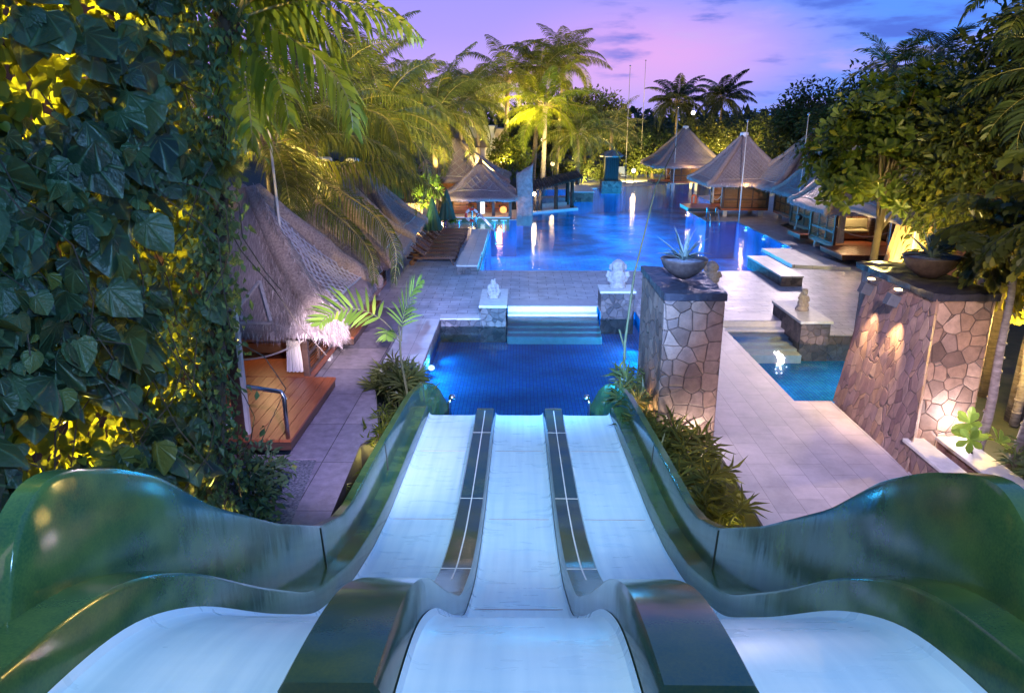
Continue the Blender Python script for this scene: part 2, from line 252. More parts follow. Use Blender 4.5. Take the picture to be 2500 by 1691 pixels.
# ------------------------------------------------------------------ mesh helpers
class MB:
    def __init__(s): s.v = []; s.f = []; s.uv = []
    def add(s, vs, fs, uvs=None):
        o = len(s.v); s.v += [tuple(p) for p in vs]; s.f += [tuple(i + o for i in f) for f in fs]
        s.uv += uvs if uvs else [(0, 0)] * len(vs); return s
    def box(s, c, d, rz=0., rx=0., ry=0.):
        R = Euler((rx, ry, rz)).to_matrix(); x, y, z = d[0] / 2, d[1] / 2, d[2] / 2
        vs = [R @ V((a * x, b * y, e * z)) + V(c) for a, b, e in ((-1, -1, -1), (1, -1, -1), (1, 1, -1), (-1, 1, -1), (-1, -1, 1), (1, -1, 1), (1, 1, 1), (-1, 1, 1))]
        return s.add(vs, [(0, 3, 2, 1), (4, 5, 6, 7), (0, 1, 5, 4), (1, 2, 6, 5), (2, 3, 7, 6), (3, 0, 4, 7)])
    def b2(s, x0, x1, y0, y1, z0, z1): return s.box(((x0 + x1) / 2, (y0 + y1) / 2, (z0 + z1) / 2), (x1 - x0, y1 - y0, z1 - z0))
    def bar(s, a, b, w, h=None, up=(0, 0, 1)):
        a, b = V(a), V(b); h = h or w; d = (b - a); 
        if d.length < 1e-6: return s
        d.normalize(); u = V(up)
        if abs(d.dot(u)) > .98: u = V((1, 0, 0))
        sx = d.cross(u).normalized() * w / 2; sz = sx.cross(d).normalized() * h / 2
        vs = [a - sx - sz, a + sx - sz, a + sx + sz, a - sx + sz, b - sx - sz, b + sx - sz, b + sx + sz, b - sx + sz]
        return s.add(vs, [(0, 1, 2, 3), (7, 6, 5, 4), (0, 4, 5, 1), (1, 5, 6, 2), (2, 6, 7, 3), (3, 7, 4, 0)])
    def tube(s, pts, rad, n=8, cap=True):
        pts = [V(p) for p in pts]; rads = rad if isinstance(rad, (list, tuple)) else [rad] * len(pts)
        o = len(s.v); vs = []; prev = None
        for i, p in enumerate(pts):
            d = (pts[min(i + 1, len(pts) - 1)] - pts[max(i - 1, 0)]).normalized()
            if prev is None:
                u = V((0, 0, 1)) if abs(d.z) < .9 else V((1, 0, 0)); sx = d.cross(u).normalized()
            else: sx = (prev - d * prev.dot(d)).normalized()
            prev = sx; sy = d.cross(sx)
            for k in range(n):
                a = 2 * math.pi * k / n; vs.append(p + (sx * math.cos(a) + sy * math.sin(a)) * rads[i])
        fs = []
        for i in range(len(pts) - 1):
            for k in range(n):
                a = i * n + k; b = i * n + (k + 1) % n; fs.append((a, b, b + n, a + n))
        if cap: fs.append(tuple(range(n - 1, -1, -1))); fs.append(tuple((len(pts) - 1) * n + k for k in range(n)))
        return s.add(vs, fs)
    def lathe(s, prof, n=24, c=(0, 0, 0), jit=0.):
        vs = []; fs = []
        for r, z in prof:
            for k in range(n):
                a = 2 * math.pi * k / n; vs.append((c[0] + r * math.cos(a), c[1] + r * math.sin(a), c[2] + z))
        for i in range(len(prof) - 1):
            for k in range(n):
                a = i * n + k; b = i * n + (k + 1) % n; fs.append((a, b, b + n, a + n))
        if prof[0][0] > 1e-4: fs.append(tuple(range(n - 1, -1, -1)))
        if prof[-1][0] > 1e-4: fs.append(tuple((len(prof) - 1) * n + k for k in range(n)))
        return s.add(vs, fs)
    def ball(s, c, r, n=10, m=7):
        r = r if isinstance(r, (list, tuple)) else (r, r, r); vs = [(c[0], c[1], c[2] - r[2])]; fs = []
        for i in range(1, m):
            ph = -math.pi / 2 + math.pi * i / m
            for k in range(n):
                a = 2 * math.pi * k / n; vs.append((c[0] + r[0] * math.cos(ph) * math.cos(a), c[1] + r[1] * math.cos(ph) * math.sin(a), c[2] + r[2] * math.sin(ph)))
        vs.append((c[0], c[1], c[2] + r[2])); top = len(vs) - 1
        for k in range(n): fs.append((0, 1 + (k + 1) % n, 1 + k)); fs.append((top, top - n + k, top - n + (k + 1) % n))
        for i in range(m - 2):
            for k in range(n):
                a = 1 + i * n + k; b = 1 + i * n + (k + 1) % n; fs.append((a, b, b + n, a + n))
        return s.add(vs, fs)
    def prism(s, poly, z0, z1, holes=()):
        loops = [poly] + list(holes); base = len(s.v)
        flat = [p for lp in loops for p in lp]; nn = len(flat)
        tris = tessellate_polygon([[V((p[0], p[1], 0)) for p in lp] for lp in loops])
        vs = [(p[0], p[1], z1) for p in flat] + [(p[0], p[1], z0) for p in flat]; fs = []
        for t in tris:
            a, b, c = (V((*flat[i][:2], 0)) for i in t)
            t = t if (b - a).cross(c - a).z > 0 else t[::-1]
            fs.append(tuple(t)); fs.append(tuple(i + nn for i in t[::-1]))
        o = 0
        for j, lp in enumerate(loops):
            ar = sum(lp[i][0] * lp[(i + 1) % len(lp)][1] - lp[(i + 1) % len(lp)][0] * lp[i][1] for i in range(len(lp)))
            for i in range(len(lp)):
                a, b = o + i, o + (i + 1) % len(lp); q = (a, a + nn, b + nn, b)
                if (ar > 0) != (j == 0): q = q[::-1]
                fs.append(q)
            o += len(lp)
        return s.add(vs, fs)
    def sheet(s, poly, z, holes=()):
        loops = [poly] + list(holes); flat = [p for lp in loops for p in lp]
        fs = []
        for t in tessellate_polygon([[V((p[0], p[1], 0)) for p in lp] for lp in loops]):
            a, b, c = (V((*flat[i][:2], 0)) for i in t); fs.append(tuple(t) if (b - a).cross(c - a).z > 0 else tuple(t[::-1]))
        return s.add([(p[0], p[1], z) for p in flat], fs)
    def build(s, name, mat, parent=None, smooth=False, bevel=0., world=False, loc=None):
        me = bpy.data.meshes.new(name); vs = s.v
        off = V((0, 0, 0))
        if world and parent is not None:
            p = parent
            while p is not None: off += p.location; p = p.parent
            vs = [tuple(V(q) - off) for q in vs]
        me.from_pydata(vs, [], s.f)
        uvl = me.uv_layers.new(name='UVMap'); d = uvl.data
        vi = [0] * len(me.loops); me.loops.foreach_get('vertex_index', vi)
        fl = [0.] * (2 * len(vi))
        for i, k in enumerate(vi): fl[2 * i], fl[2 * i + 1] = s.uv[k]
        d.foreach_set('uv', fl)
        if mat: me.materials.append(M[mat] if isinstance(mat, str) else mat)
        if smooth: me.polygons.foreach_set('use_smooth', [True] * len(me.polygons))
        me.update(); o = bpy.data.objects.new(name, me); C.objects.link(o)
        if parent is not None: o.parent = parent
        if loc: o.location = loc
        if bevel:
            b = o.modifiers.new('bevel', 'BEVEL'); b.width = bevel; b.segments = 2; b.limit_method = 'ANGLE'; b.angle_limit = .6
        if smooth and bevel == 0:
            pass
        return o
def tag(o, label, cat, group=None):
    o['label'] = label; o['category'] = cat
    if group: o['group'] = group
    return o
def thing(name, label, cat, loc=(0, 0, 0), rz=0., group=None):
    o = bpy.data.objects.new(name, None); C.objects.link(o); o.location = loc; o.rotation_euler = (0, 0, rz); o.empty_display_size = .2
    return tag(o, label, cat, group)
def struct(name, mb, mat, **kw):
    o = mb.build(name, mat, **kw); o['kind'] = 'structure'; return o
def kids(o): return list(o.children)
def dup(root, loc, rz=None, label=None, group=None, parent=None):
    r = root.copy(); C.objects.link(r)
    if parent is not None: r.parent = parent
    else:
        r.location = loc
        if rz is not None: r.rotation_euler = (0, 0, rz)
        if label: r['label'] = label
        if group: r['group'] = group
    for ch in kids(root): dup(ch, None, parent=r)
    return r
def light(kind, loc, energy, col, size=.1, target=None, cone=60, blend=.5):
    d = bpy.data.lights.new('lamp', kind); d.energy = energy; d.color = col
    if kind in ('POINT', 'SPOT'): d.shadow_soft_size = size
    if kind == 'SPOT': d.spot_size = math.radians(cone); d.spot_blend = blend
    o = bpy.data.objects.new('lamp', d); C.objects.link(o); o.location = loc
    if target is not None: o.rotation_euler = (V(target) - V(loc)).to_track_quat('-Z', 'Y').to_euler()
    return o
# ------------------------------------------------------------------ camera
cam = bpy.data.cameras.new('camera'); co = bpy.data.objects.new('camera', cam); C.objects.link(co); scene.camera = co
cam.sensor_width = 36.; cam.lens = 1800. / 2500. * 36.; cam.clip_end = 3000.; cam.clip_start = .05
PITCH = math.radians(17.2); YAW = math.atan(20 / 1800. * math.cos(PITCH))
co.location = (0, 0, 5.5); co.rotation_euler = (math.pi / 2 - PITCH, 0, YAW)
scene.render.resolution_x, scene.render.resolution_y = 1024, 692
vs_ = scene.view_settings; vs_.view_transform = 'Standard'; vs_.look = 'None'; vs_.exposure = 0.; vs_.gamma = 1.
cy = scene.cycles
cy.use_denoising = True; cy.max_bounces = 6; cy.diffuse_bounces = 3; cy.glossy_bounces = 3; cy.transmission_bounces = 3; cy.transparent_max_bounces = 12
cy.sample_clamp_indirect = 4.; cy.caustics_reflective = False; cy.caustics_refractive = False

# ------------------------------------------------------------------ dusk sky
w = bpy.data.worlds.new('World'); scene.world = w; w.use_nodes = True
nt = w.node_tree; nt.nodes.clear(); L = nt.links
tc = N(nt, 'ShaderNodeTexCoord'); sp = N(nt, 'ShaderNodeSeparateXYZ'); L.new(tc.outputs['Generated'], sp.inputs[0])
def mth(op, a, b=None, c=None):
    m = N(nt, 'ShaderNodeMath', operation=op)
    for i, x in enumerate((a, b, c)):
        if x is None: continue
        if isinstance(x, (int, float)): m.inputs[i].default_value = x
        else: L.new(x, m.inputs[i])
    return m.outputs[0]
def smooth(x, a, b):
    mr = N(nt, 'ShaderNodeMapRange', interpolation_type='SMOOTHSTEP'); L.new(x, mr.inputs['Value']); mr.inputs['From Min'].default_value = a; mr.inputs['From Max'].default_value = b; return mr.outputs['Result']
def mixc(f, a, b):
    mx = N(nt, 'ShaderNodeMixRGB')
    if isinstance(f, (int, float)): mx.inputs['Fac'].default_value = f
    else: L.new(f, mx.inputs['Fac'])
    for k, x in (('Color1', a), ('Color2', b)):
        if isinstance(x, tuple): mx.inputs[k].default_value = (*x, 1)
        else: L.new(x, mx.inputs[k])
    return mx.outputs['Color']
X, Y, Z = sp.outputs
# elevation ramp: pink dusk band low over the trees, lavender, then deep blue overhead
el = ramp(nt, [(0., (.46, .37, .88)), (.04, (.58, .40, .88)), (.1, (.42, .33, .92)), (.17, (.32, .30, .90)), (.3, (.10, .21, .70)), (.5, (.035, .15, .50)), (1., (.03, .14, .45))])
L.new(Z, el.inputs['Fac'])
az = smooth(X, .03, .38)          # towards the right the dusk glow is gone and the sky is blue
sky = mixc(az, el.outputs['Color'], (.11, .30, 1.))
# pink glow where the sun went down
dx = mth('SUBTRACT', X, .19); dz = mth('SUBTRACT', Z, .075)
gd = mth('SQRT', mth('ADD', mth('MULTIPLY', mth('MULTIPLY', dx, dx), 14.), mth('MULTIPLY', mth('MULTIPLY', dz, dz), 130.)))
fwd = smooth(Y, .2, .6)
glow = mth('MULTIPLY', mth('SUBTRACT', 1., smooth(gd, 0., 1.)), fwd)
sky = mixc(mth('MULTIPLY', glow, .65), sky, (.90, .42, .80))
# clouds
mp = N(nt, 'ShaderNodeMapping'); mp.inputs['Scale'].default_value = (5.5, 5.5, 27.); mp.inputs['Location'].default_value = (2.15, .4, .3); L.new(tc.outputs['Generated'], mp.inputs['Vector'])
cn = N(nt, 'ShaderNodeTexNoise'); cn.inputs['Scale'].default_value = 1.; cn.inputs['Detail'].default_value = 7.; cn.inputs['Roughness'].default_value = .55; L.new(mp.outputs[0], cn.inputs['Vector'])
cf = mth('MULTIPLY', smooth(cn.outputs['Fac'], .5, .68), smooth(X, .02, .2))
sky = mixc(mth('MULTIPLY', cf, .6), sky, (.56, .42, .86))
cf2 = mth('MULTIPLY', smooth(cn.outputs['Fac'], .48, .36), smooth(X, .04, .16))
sky = mixc(mth('MULTIPLY', cf2, .9), sky, (.085, .16, .68))
sky = mixc(mth('MULTIPLY', mth('SUBTRACT', 1., smooth(Y, -.25, .45)), .85), sky, (.03, .11, .36))     # the east behind the camera is already night blue
bg = N(nt, 'ShaderNodeBackground'); L.new(sky, bg.inputs['Color']); bg.inputs['Strength'].default_value = 1.12
wo = N(nt, 'ShaderNodeOutputWorld'); L.new(bg.outputs[0], wo.inputs['Surface'])
# added pinkish fill: weak, wide, from behind the camera on the left
sd = bpy.data.lights.new('sun', 'SUN'); sd.energy = .25; sd.angle = math.radians(25); sd.color = (1., .72, .95)
so = bpy.data.objects.new('sun', sd); C.objects.link(so); so.rotation_euler = V((.25, .75, -.62)).to_track_quat('-Z', 'Y').to_euler()

# ------------------------------------------------------------------ ground, pools, paving
LOWP = [(-2.3, 12.9), (2.45, 12.9), (2.45, 14.45), (3.45, 14.45), (3.45, 21.35), (2.4, 21.35), (2.4, 21.95), (-.4, 21.95), (-.4, 20.45), (-2.3, 20.45)]
RIGP = [(5.6, 14.09), (9.2, 14.09), (9.2, 18.87), (7.45, 18.87), (7.45, 20.3), (5.6, 20.3)]
MAINP = [(-1.5, 27.45), (8.85, 27.45), (9.68, 28.1), (10.45, 28.1), (10.45, 31.9), (12.1, 31.9), (12.1, 41.5), (10.4, 41.5), (10.4, 46.6), (13.2, 47.), (13.2, 55.5), (15.5, 57.), (15.5, 67.), (3.6, 61.), (.2, 60.), (.2, 45.2), (-.2, 45.2), (-.2, 42.), (-4.4, 42.), (-4.4, 38.4), (-1.5, 38.4)]
BED = [(-3.24, 15.69), (-2.3, 15.69), (-2.3, 12.9), (-2.05, 12.9), (-2.05, 8.9), (-2.72, 9.2), (-2.80, 11.9), (-2.56, 12.33), (-3.0, 14.42)]
BED2 = [(2.05, 12.85), (2.4, 12.85), (2.4, 12.), (3.42, 12.), (3.42, 8.6), (2.05, 8.6)]
GRAV = [(-4.16, 11.33), (-3.4, 11.33), (-3.2, 8.8), (-4.6, 8.8)]
BIG = [(-900, -600), (900, -600), (900, 1500), (-900, 1500)]
struct('ground', MB().sheet(BIG, -.05, [LOWP, RIGP, MAINP, BED, BED2]), 'ground')
TERR = [(-3.2, 20.45), (-3.2, 21.7), (-6.2, 21.7), (-6.2, 27), (-9.5, 32), (-9.5, 46), (-4.6, 46), (-4.6, 44), (.0, 47), (0, 70), (17, 80), (20, 80), (20, 47), (14, 40), (14., 28), (18, 22), (10.5, 18.87), (9.2, 18.87), (7.45, 18.87), (7.45, 20.3), (5.6, 20.3), (5.55, 20.32), (3.46, 20.32), (3.46, 21.36), (2.4, 21.36), (2.4, 21.96), (-.4, 21.96), (-.4, 20.45)]
struct('terrace', MB().prism(TERR, -.05, 0., [MAINP]), 'terrace')
# bands of smooth stone along the step edges
struct('step_band', MB().b2(-.38, 2.38, 21.98, 22.75, .0005, .006).b2(5.62, 7.43, 20.32, 21.1, .0005, .006), 'band')
struct('walkway', MB().prism([(3.45, 6.), (6.35, 6.), (6.35, 14.07), (5.6, 14.07), (5.6, 20.31), (3.45, 20.31)], -.3, .004), 'walk')
struct('path', MB().prism([(-9, 5.), (-4.6, 5), (-4.6, 8.8), (-3.2, 8.8), (-2.72, 9.2), (-2.80, 11.9), (-2.56, 12.33), (-3.0, 14.42), (-3.24, 15.69), (-3.24, 21.68), (-9, 21.68)], -.05, -.004, [[(-4.16, 11.33), (-3.42, 11.33), (-3.22, 9.0), (-4.4, 9.0)]]), 'path')
struct('gravel_bed', MB().sheet([(-4.16, 11.33), (-3.42, 11.33), (-3.22, 9.0), (-4.4, 9.0)], -.03), 'gravel')
struct('pool_coping', MB().prism([(-3.22, 15.7), (-2.28, 15.7), (-2.28, 20.43), (-3.22, 20.43)], -.2, .005), 'coping')
struct('pool_coping', MB().b2(-2.3, -1.16, 20.44, 20.9, -.12, .008), 'coping')
# basins
def basin(poly, depth, mat, name):
    mb = MB(); n = len(poly); o = 0
    vs = [(p[0], p[1], -depth) for p in poly] + [(p[0], p[1], -.02) for p in poly]
    fs = []
    for t in tessellate_polygon([[V((p[0], p[1], 0)) for p in poly]]):
        a, b, c = (V((*poly[i], 0)) for i in t); fs.append(tuple(t) if (b - a).cross(c - a).z > 0 else tuple(t[::-1]))
    for i in range(n):
        j = (i + 1) % n; fs.append((i, j, j + n, i + n))
    mb.add(vs, fs); return struct(name, mb, mat)
struct('pool_wall', MB().b2(-2.29, -.39, 20.435, 20.449, -1.14, -.03).b2(7.44, 9.19, 18.82, 18.869, -1.14, -.03).b2(-2.299, -2.25, 12.95, 20.4, -.3, -.03), 'darkstone')
basin(LOWP, .7, 'tile', 'pool_basin'); basin(RIGP, .7, 'tile', 'pool_basin'); basin(MAINP, 2.1, 'tile_main', 'pool_basin')
def inset(poly): return poly
struct('water', MB().sheet(LOWP, -.23), 'water_low'); struct('water', MB().sheet(RIGP, -.23), 'water_low'); struct('water', MB().sheet(MAINP, -.025), 'water_main')
# steps into the lower pools
def steps(x0, x1, y, label):
    mb = MB().b2(x0, x1, y - .04, y + .001, -.169, .0)
    for k in range(5): mb.b2(x0, x1, y - .35 * (k + 1) - .0, y - .35 * k + (0 if k else -.003), -.69, (-.17, -.27, -.34, -.40, -.46)[k])
    o = mb.build('pool_steps', 'steps', bevel=.012); tag(o, label, 'steps', 'pale stone steps into the lower pool'); return o
steps(-.36, 2.36, 21.95, 'wide pale stone steps between the two stone pedestals, running down into the blue pool')
steps(5.62, 7.43, 20.3, 'pale stone steps into the small pool beside the walkway')
# pedestals with stone caps
def pedestal(x0, x1, y0, y1, h, label, over=.045, zb=-1.1, g='statue pedestals round the lower pool'):
    t = thing('stone_pedestal', label, 'pedestal', ((x0 + x1) / 2, (y0 + y1) / 2, 0), 0, g)
    MB().b2(x0, x1, y0, y1, zb, h - .07).build('base', 'darkstone', t, world=True)
    MB().b2(x0 - over, x1 + over, y0 - over, y1 + over, h - .07, h).build('cap', 'cap', t, bevel=.01, world=True); return t
pedestal(-1.12, -.4, 20.42, 22.5, .4, 'dark stone pedestal with white cap under the smallest horned statue, beside the coping corner')
pedestal(2.42, 3.4, 21.33, 22.2, .62, 'square dark stone pedestal with white cap under the round-headed statue seen from behind')
pedestal(5.05, 6.05, 21.4, 22.2, .62, 'dark stone pedestal mostly hidden behind the tall stone pillar')
pedestal(7.43, 8.2, 18.8, 21.05, .4, 'long dark pedestal with white cap under the whitest statue, in the small pool')
def bench(x0, x1, y0, y1, h, label, zb=-.02, mat='darkstone'):
    t = thing('stone_bench', label, 'stone seat', ((x0 + x1) / 2, (y0 + y1) / 2, 0), 0, 'low stone seat walls at the pool')
    MB().b2(x0, x1, y0, y1, zb, h - .06).build('base', mat, t, world=True)
    MB().b2(x0 - .03, x1 + .03, y0 - .03, y1 + .03, h - .06, h).build('seat', 'coping', t, bevel=.01, world=True)
bench(8.93, 9.66, 24.82, 28.7, .36, 'long low stone seat with pale slab top, on the right bank of the main pool', -.1)
bench(-2.31, -1.56, 26.65, 29.6, .36, 'low stone seat block at the near left corner of the main pool')
bench(-2.28, -1.53, 29.64, 36.2, .3, 'longer pale stone seat wall running along the pool behind the corner block')
t = thing('stone_ledge', 'pale stone slab at the pool edge before the nearest right hut deck', 'ledge', (11.2, 29.9, 0))
MB().prism([(10.47, 28.12), (12.5, 27.6), (12.08, 31.88), (10.47, 31.88)], -.1, .12).build('slab', 'coping', t, world=True, bevel=.01)

# ------------------------------------------------------------------ the water slide
PR = [(.4, 3.6), (1.5, 3.55), (2.26, 3.45), (2.7, 3.34), (3.03, 3.16), (3.39, 2.92), (4.2, 2.25), (5.18, 1.5), (6.0, 1.12), (6.51, .91), (7.54, .64), (8.61, .47), (11.52, .22), (13.05, .12), (14.5, .02)]
WP = [(2.2, 3.46), (2.3, 3.74), (2.4, 3.93), (2.52, 4.05), (2.68, 4.1), (2.85, 4.06), (3.2, 3.89), (3.57, 3.65), (4.1, 3.18), (5.2, 2.4), (6.3, 1.72), (7.0, 1.42), (7.5, 1.30), (8.2, 1.235), (9., 1.16), (11.5, .89), (12.6, .76), (13.2, .68), (13.6, .52), (13.85, .3), (14.1, -.1), (14.2, -.32)]
def interp(P, y):
    if y <= P[0][0]: return P[0][1]
    for (a, b), (c, d) in zip(P, P[1:]):
        if y <= c: return b + (d - b) * (y - a) / (c - a)
    return P[-1][1]
def sm(P, y, w_): return sum(interp(P, y + w_ * k / 4) * wt for k, wt in zip(range(-4, 5), (1, 2, 3, 4, 5, 4, 3, 2, 1))) / 25
def lz(y): return sm(PR, y, .3)
def wz(y): return sm(WP, y, .12 if 2.5 < y < 13 else .05)
def frange(a, b, s):
    n = max(1, round((b - a) / s)); return [a + (b - a) * i / n for i in range(n + 1)]
def sweep(ys, sect, closed=True, caps=True):
    mb = MB(); rows = [sect(y) for y in ys]; k = len(rows[0]); vs = [p for r in rows for p in r]; fs = []
    for i in range(len(rows) - 1):
        for j in range(k if closed else k - 1):
            a = i * k + j; b = i * k + (j + 1) % k; fs.append((a, b, b + k, a + k))
    if closed and caps: fs.append(tuple(range(k - 1, -1, -1))); fs.append(tuple((len(rows) - 1) * k + j for j in range(k)))
    return mb.add(vs, fs)
sl = thing('water_slide', 'three lane water slide with pale blue chutes and wavy dark green walls', 'water slide', (0, 6, 0))
LY = frange(.4, 12.95, .09)
def fillet(x0, x1, y, h0):   # shallow dished lane with coved edges
    z = lz(y); e = .05
    return [(x0, y, z + .06), (x0 + e * .3, y, z + .022), (x0 + e, y, z + .004), (x0 + .12, y, z), (x1 - .12, y, z), (x1 - e, y, z + .004), (x1 - e * .3, y, z + .022), (x1, y, z + .06)]
def shade(o, ang=.7):
    o.data.polygons.foreach_set('use_smooth', [True] * len(o.data.polygons))
    ed = o.modifiers.new('edges', 'EDGE_SPLIT'); ed.split_angle = ang; return o
for x0, x1 in ((-.445, .445), (-1.70, -.805), (.805, 1.70)):
    def sec(y, x0=x0, x1=x1):
        top = fillet(x0, x1, y, 0); z = lz(y); return top + [(x1, y, z - .1), (x0, y, z - .1)]
    o = sweep(LY, sec).build('lane', 'lane', sl, world=True); shade(o)
    for yy in (5.6, 8.55, 11.1): MB().bar((x0 + .05, yy, lz(yy) + .003), (x1 - .05, yy, lz(yy) + .003), .012, .005).build('joint_line', 'band', o, world=True)
DY = frange(1.98, 12.6, .09) + [12.68, 12.76, 12.82, 12.86, 12.88]
for s in (-1, 1):
    def sec(y, s=s):
        z = lz(y); h = .245
        if y > 12.6: h = .245 * math.sqrt(max(.0, 1 - ((y - 12.6) / .285) ** 2)) + .002
        a, b = .447, .803; c = [(a, y, z - .09), (a + .008, y, z + h * .85), (a + .03, y, z + h), (b - .03, y, z + h), (b - .008, y, z + h * .85), (b, y, z - .09)]
        return [(s * x, yy, zz) for x, yy, zz in (c if s > 0 else c[::-1])]
    o = sweep(DY, sec).build('divider', 'teal', sl, world=True); shade(o)
    fr_ = MB().b2(min(s * .45, s * .80), max(s * .45, s * .80), 1.9, 1.978, 2.6, 3.66).build('end_face', 'blackmetal', o, world=True)
    # pale joint lines on the divider's top
    jl = MB()
    ys = frange(5.9, 12.5, .12)
    cx = s * .625
    for a, b in zip(ys, ys[1:]): jl.bar((cx, a, lz(a) + .2475), (cx, b, lz(b) + .2475), .014, .004)
    for yy in (6.35, 8.7, 11.35): jl.bar((s * .475, yy, lz(yy) + .2465), (s * .775, yy, lz(yy) + .2465), .012, .004)
    jl.build('joint_line', 'white', o, world=True)
    # inner curb and tall outer wall
    def sec2(y, s=s):
        z = lz(y); h = .265; c = [(1.702, y, z - .1), (1.706, y, z + h * .9), (1.722, y, z + h), (1.90, y, z + h + .012), (1.90, y, z - .1)]
        if y > 12.6:
            h = .265 * math.sqrt(max(0, 1 - ((y - 12.6) / .4) ** 2)) + .01
            c = [(1.702, y, z - .1), (1.706, y, z + h * .9), (1.722, y, z + h), (1.90, y, z + h + .002), (1.90, y, z - .1)]
        return [(s * x, yy, zz) for x, yy, zz in (c if s > 0 else c[::-1])]
    o = sweep(frange(1.0, 12.6, .09) + [12.7, 12.8, 12.88, 12.94, 12.98], sec2).build('curb', 'green', sl, world=True); shade(o)
    def xin(y): return 0. if y < 12.3 else .48 * ((y - 12.3) / 1.9) ** 1.6
    def sec3(y, s=s):
        zt = wz(y); zl = lz(min(y, 13.)) + .2 if y < 13 else -.4; zl = min(zl, zt - .02); zb = min(zl, lz(min(y, 13)) - .6) if y < 13 else -.7
        d = xin(y); tl = max(.02, (zt - zl)) * .05
        c = [(1.885 - d, y, zl), (1.885 + tl - d, y, zt - .03), (1.90 + tl - d, y, zt), (1.99 + tl - d, y, zt), (2.005 + tl - d, y, zt - .03), (1.99 - d, y, zb)]
        return [(s * x, yy, zz) for x, yy, zz in (c if s > 0 else c[::-1])]
    o = sweep(frange(2.2, 3., .05) + frange(3.08, 13.1, .1) + frange(13.15, 14.2, .07), sec3).build('side_wall', 'green', sl, world=True); shade(o, .9)
    for yy in (6.25, 9.6): MB().bar((s * 1.884, yy, lz(yy) + .27), (s * (1.884 + .05 * (wz(yy) - lz(yy) - .2)), yy, wz(yy) - .02), .012, .008, (0, 1, 0)).build('seam', 'blackmetal', o, world=True)
for yy, zz in ((1.2, 3.3), (4.2, 2.0), (7.6, .45)):
    for xx in (-1.2, 1.2): MB().b2(xx - .12, xx + .12, yy - .12, yy + .12, -.6, lz(yy) - .12).build('support', 'blackstone', sl, world=True)
for s in (-1, 1):
    t = thing('water_nozzle', 'small metal water nozzle at the slide mouth, ' + ('on the side of the square stone pillar' if s > 0 else 'on the side of the sapling palm'), 'nozzle', (s * 1.42, 13.9, -.1), 0, 'nozzles at the slide mouth')
    MB().tube([(0, 0, -.5), (0, 0, .1), (-s * .05, .02, .2)], .035, 8).build('pipe', 'metal', t, smooth=True); MB().lathe([(.06, .16), (.07, .2), (.05, .26), (0, .27)], 10, (-s * .06, .02, 0)).build('head', 'metal', t, smooth=True)
t = thing('launch_platform', 'concrete launch platform at the head of the slide, out of the picture below the camera', 'platform', (0, -1, 0))
MB().b2(-2.1, 2.1, -2.5, .42, 3.25, 3.5).build('slab', 'coping', t, world=True)
for xx in (-1.9, 1.9): MB().b2(xx - .15, xx + .15, -2.3, -2., -.05, 3.25).build('post', 'darkwood', t, world=True)
# dark planting beds either side of the slide
struct('soil_bed', MB().sheet(BED, -.55), 'ground'); struct('soil_bed', MB().sheet(BED2, -.35), 'ground')
def wallring(poly, z0, z1):
    mb = MB(); n = len(poly)
    mb.add([(p[0], p[1], z0) for p in poly] + [(p[0], p[1], z1) for p in poly], [(i, (i + 1) % n, (i + 1) % n + n, i + n) for i in range(n)]); return mb
struct('bed_wall', wallring(BED, -.56, -.005), 'blackstone'); struct('bed_wall', wallring(BED2, -.36, .0), 'blackstone')
# ------------------------------------------------------------------ stone pillars with agave bowls
def displaced_box(poly0, poly1, z0, z1, nz=8):
    pass
t = thing('stone_pillar', 'tall square crazy-paved stone pillar standing at the edge of the pale walkway, agave bowl on top', 'pillar', (2.94, 13.2, 0), 0, 'tall stone pillars at the slide')
MB().b2(2.43, 3.45, 12.05, 14.42, -1.1, 2.64).build('shaft', 'wallstone', t, world=True, bevel=.03)
mb = MB(); n_ = 14
def roughtop(x0, x1, y0, y1, z, nx=12, ny=22, amp=.035):
    mb = MB(); vs = []; fs = []
    for j in range(ny + 1):
        for i in range(nx + 1):
            x = x0 + (x1 - x0) * i / nx; y = y0 + (y1 - y0) * j / ny; e = i in (0, nx) or j in (0, ny)
            d = noise.noise(V((x * 3, y * 3, z))) * amp + noise.noise(V((x * 11, y * 11, 1))) * amp * .5
            vs.append((x + (noise.noise(V((y * 6, x, 3))) * .02 if e else 0), y + (noise.noise(V((x * 6, y, 7))) * .02 if e else 0), z + d))
    for j in range(ny):
        for i in range(nx):
            a = j * (nx + 1) + i; fs.append((a, a + 1, a + nx + 2, a + nx + 1))
    mb.add(vs, fs)
    ring = [i for i in range(nx + 1)] + [j * (nx + 1) + nx for j in range(1, ny + 1)] + [ny * (nx + 1) + i for i in range(nx - 1, -1, -1)] + [j * (nx + 1) for j in range(ny - 1, 0, -1)]
    o = len(mb.v); mb.v += [(vs[i][0], vs[i][1], z - .12) for i in ring]; mb.uv += [(0, 0)] * len(ring)
    for k in range(len(ring)): mb.f.append((ring[k], o + k, o + (k + 1) % len(ring), ring[(k + 1) % len(ring)]))
    return mb
roughtop(2.41, 3.47, 12.03, 14.44, 2.70).build('top_slab', 'topslate', t, world=True, smooth=False)
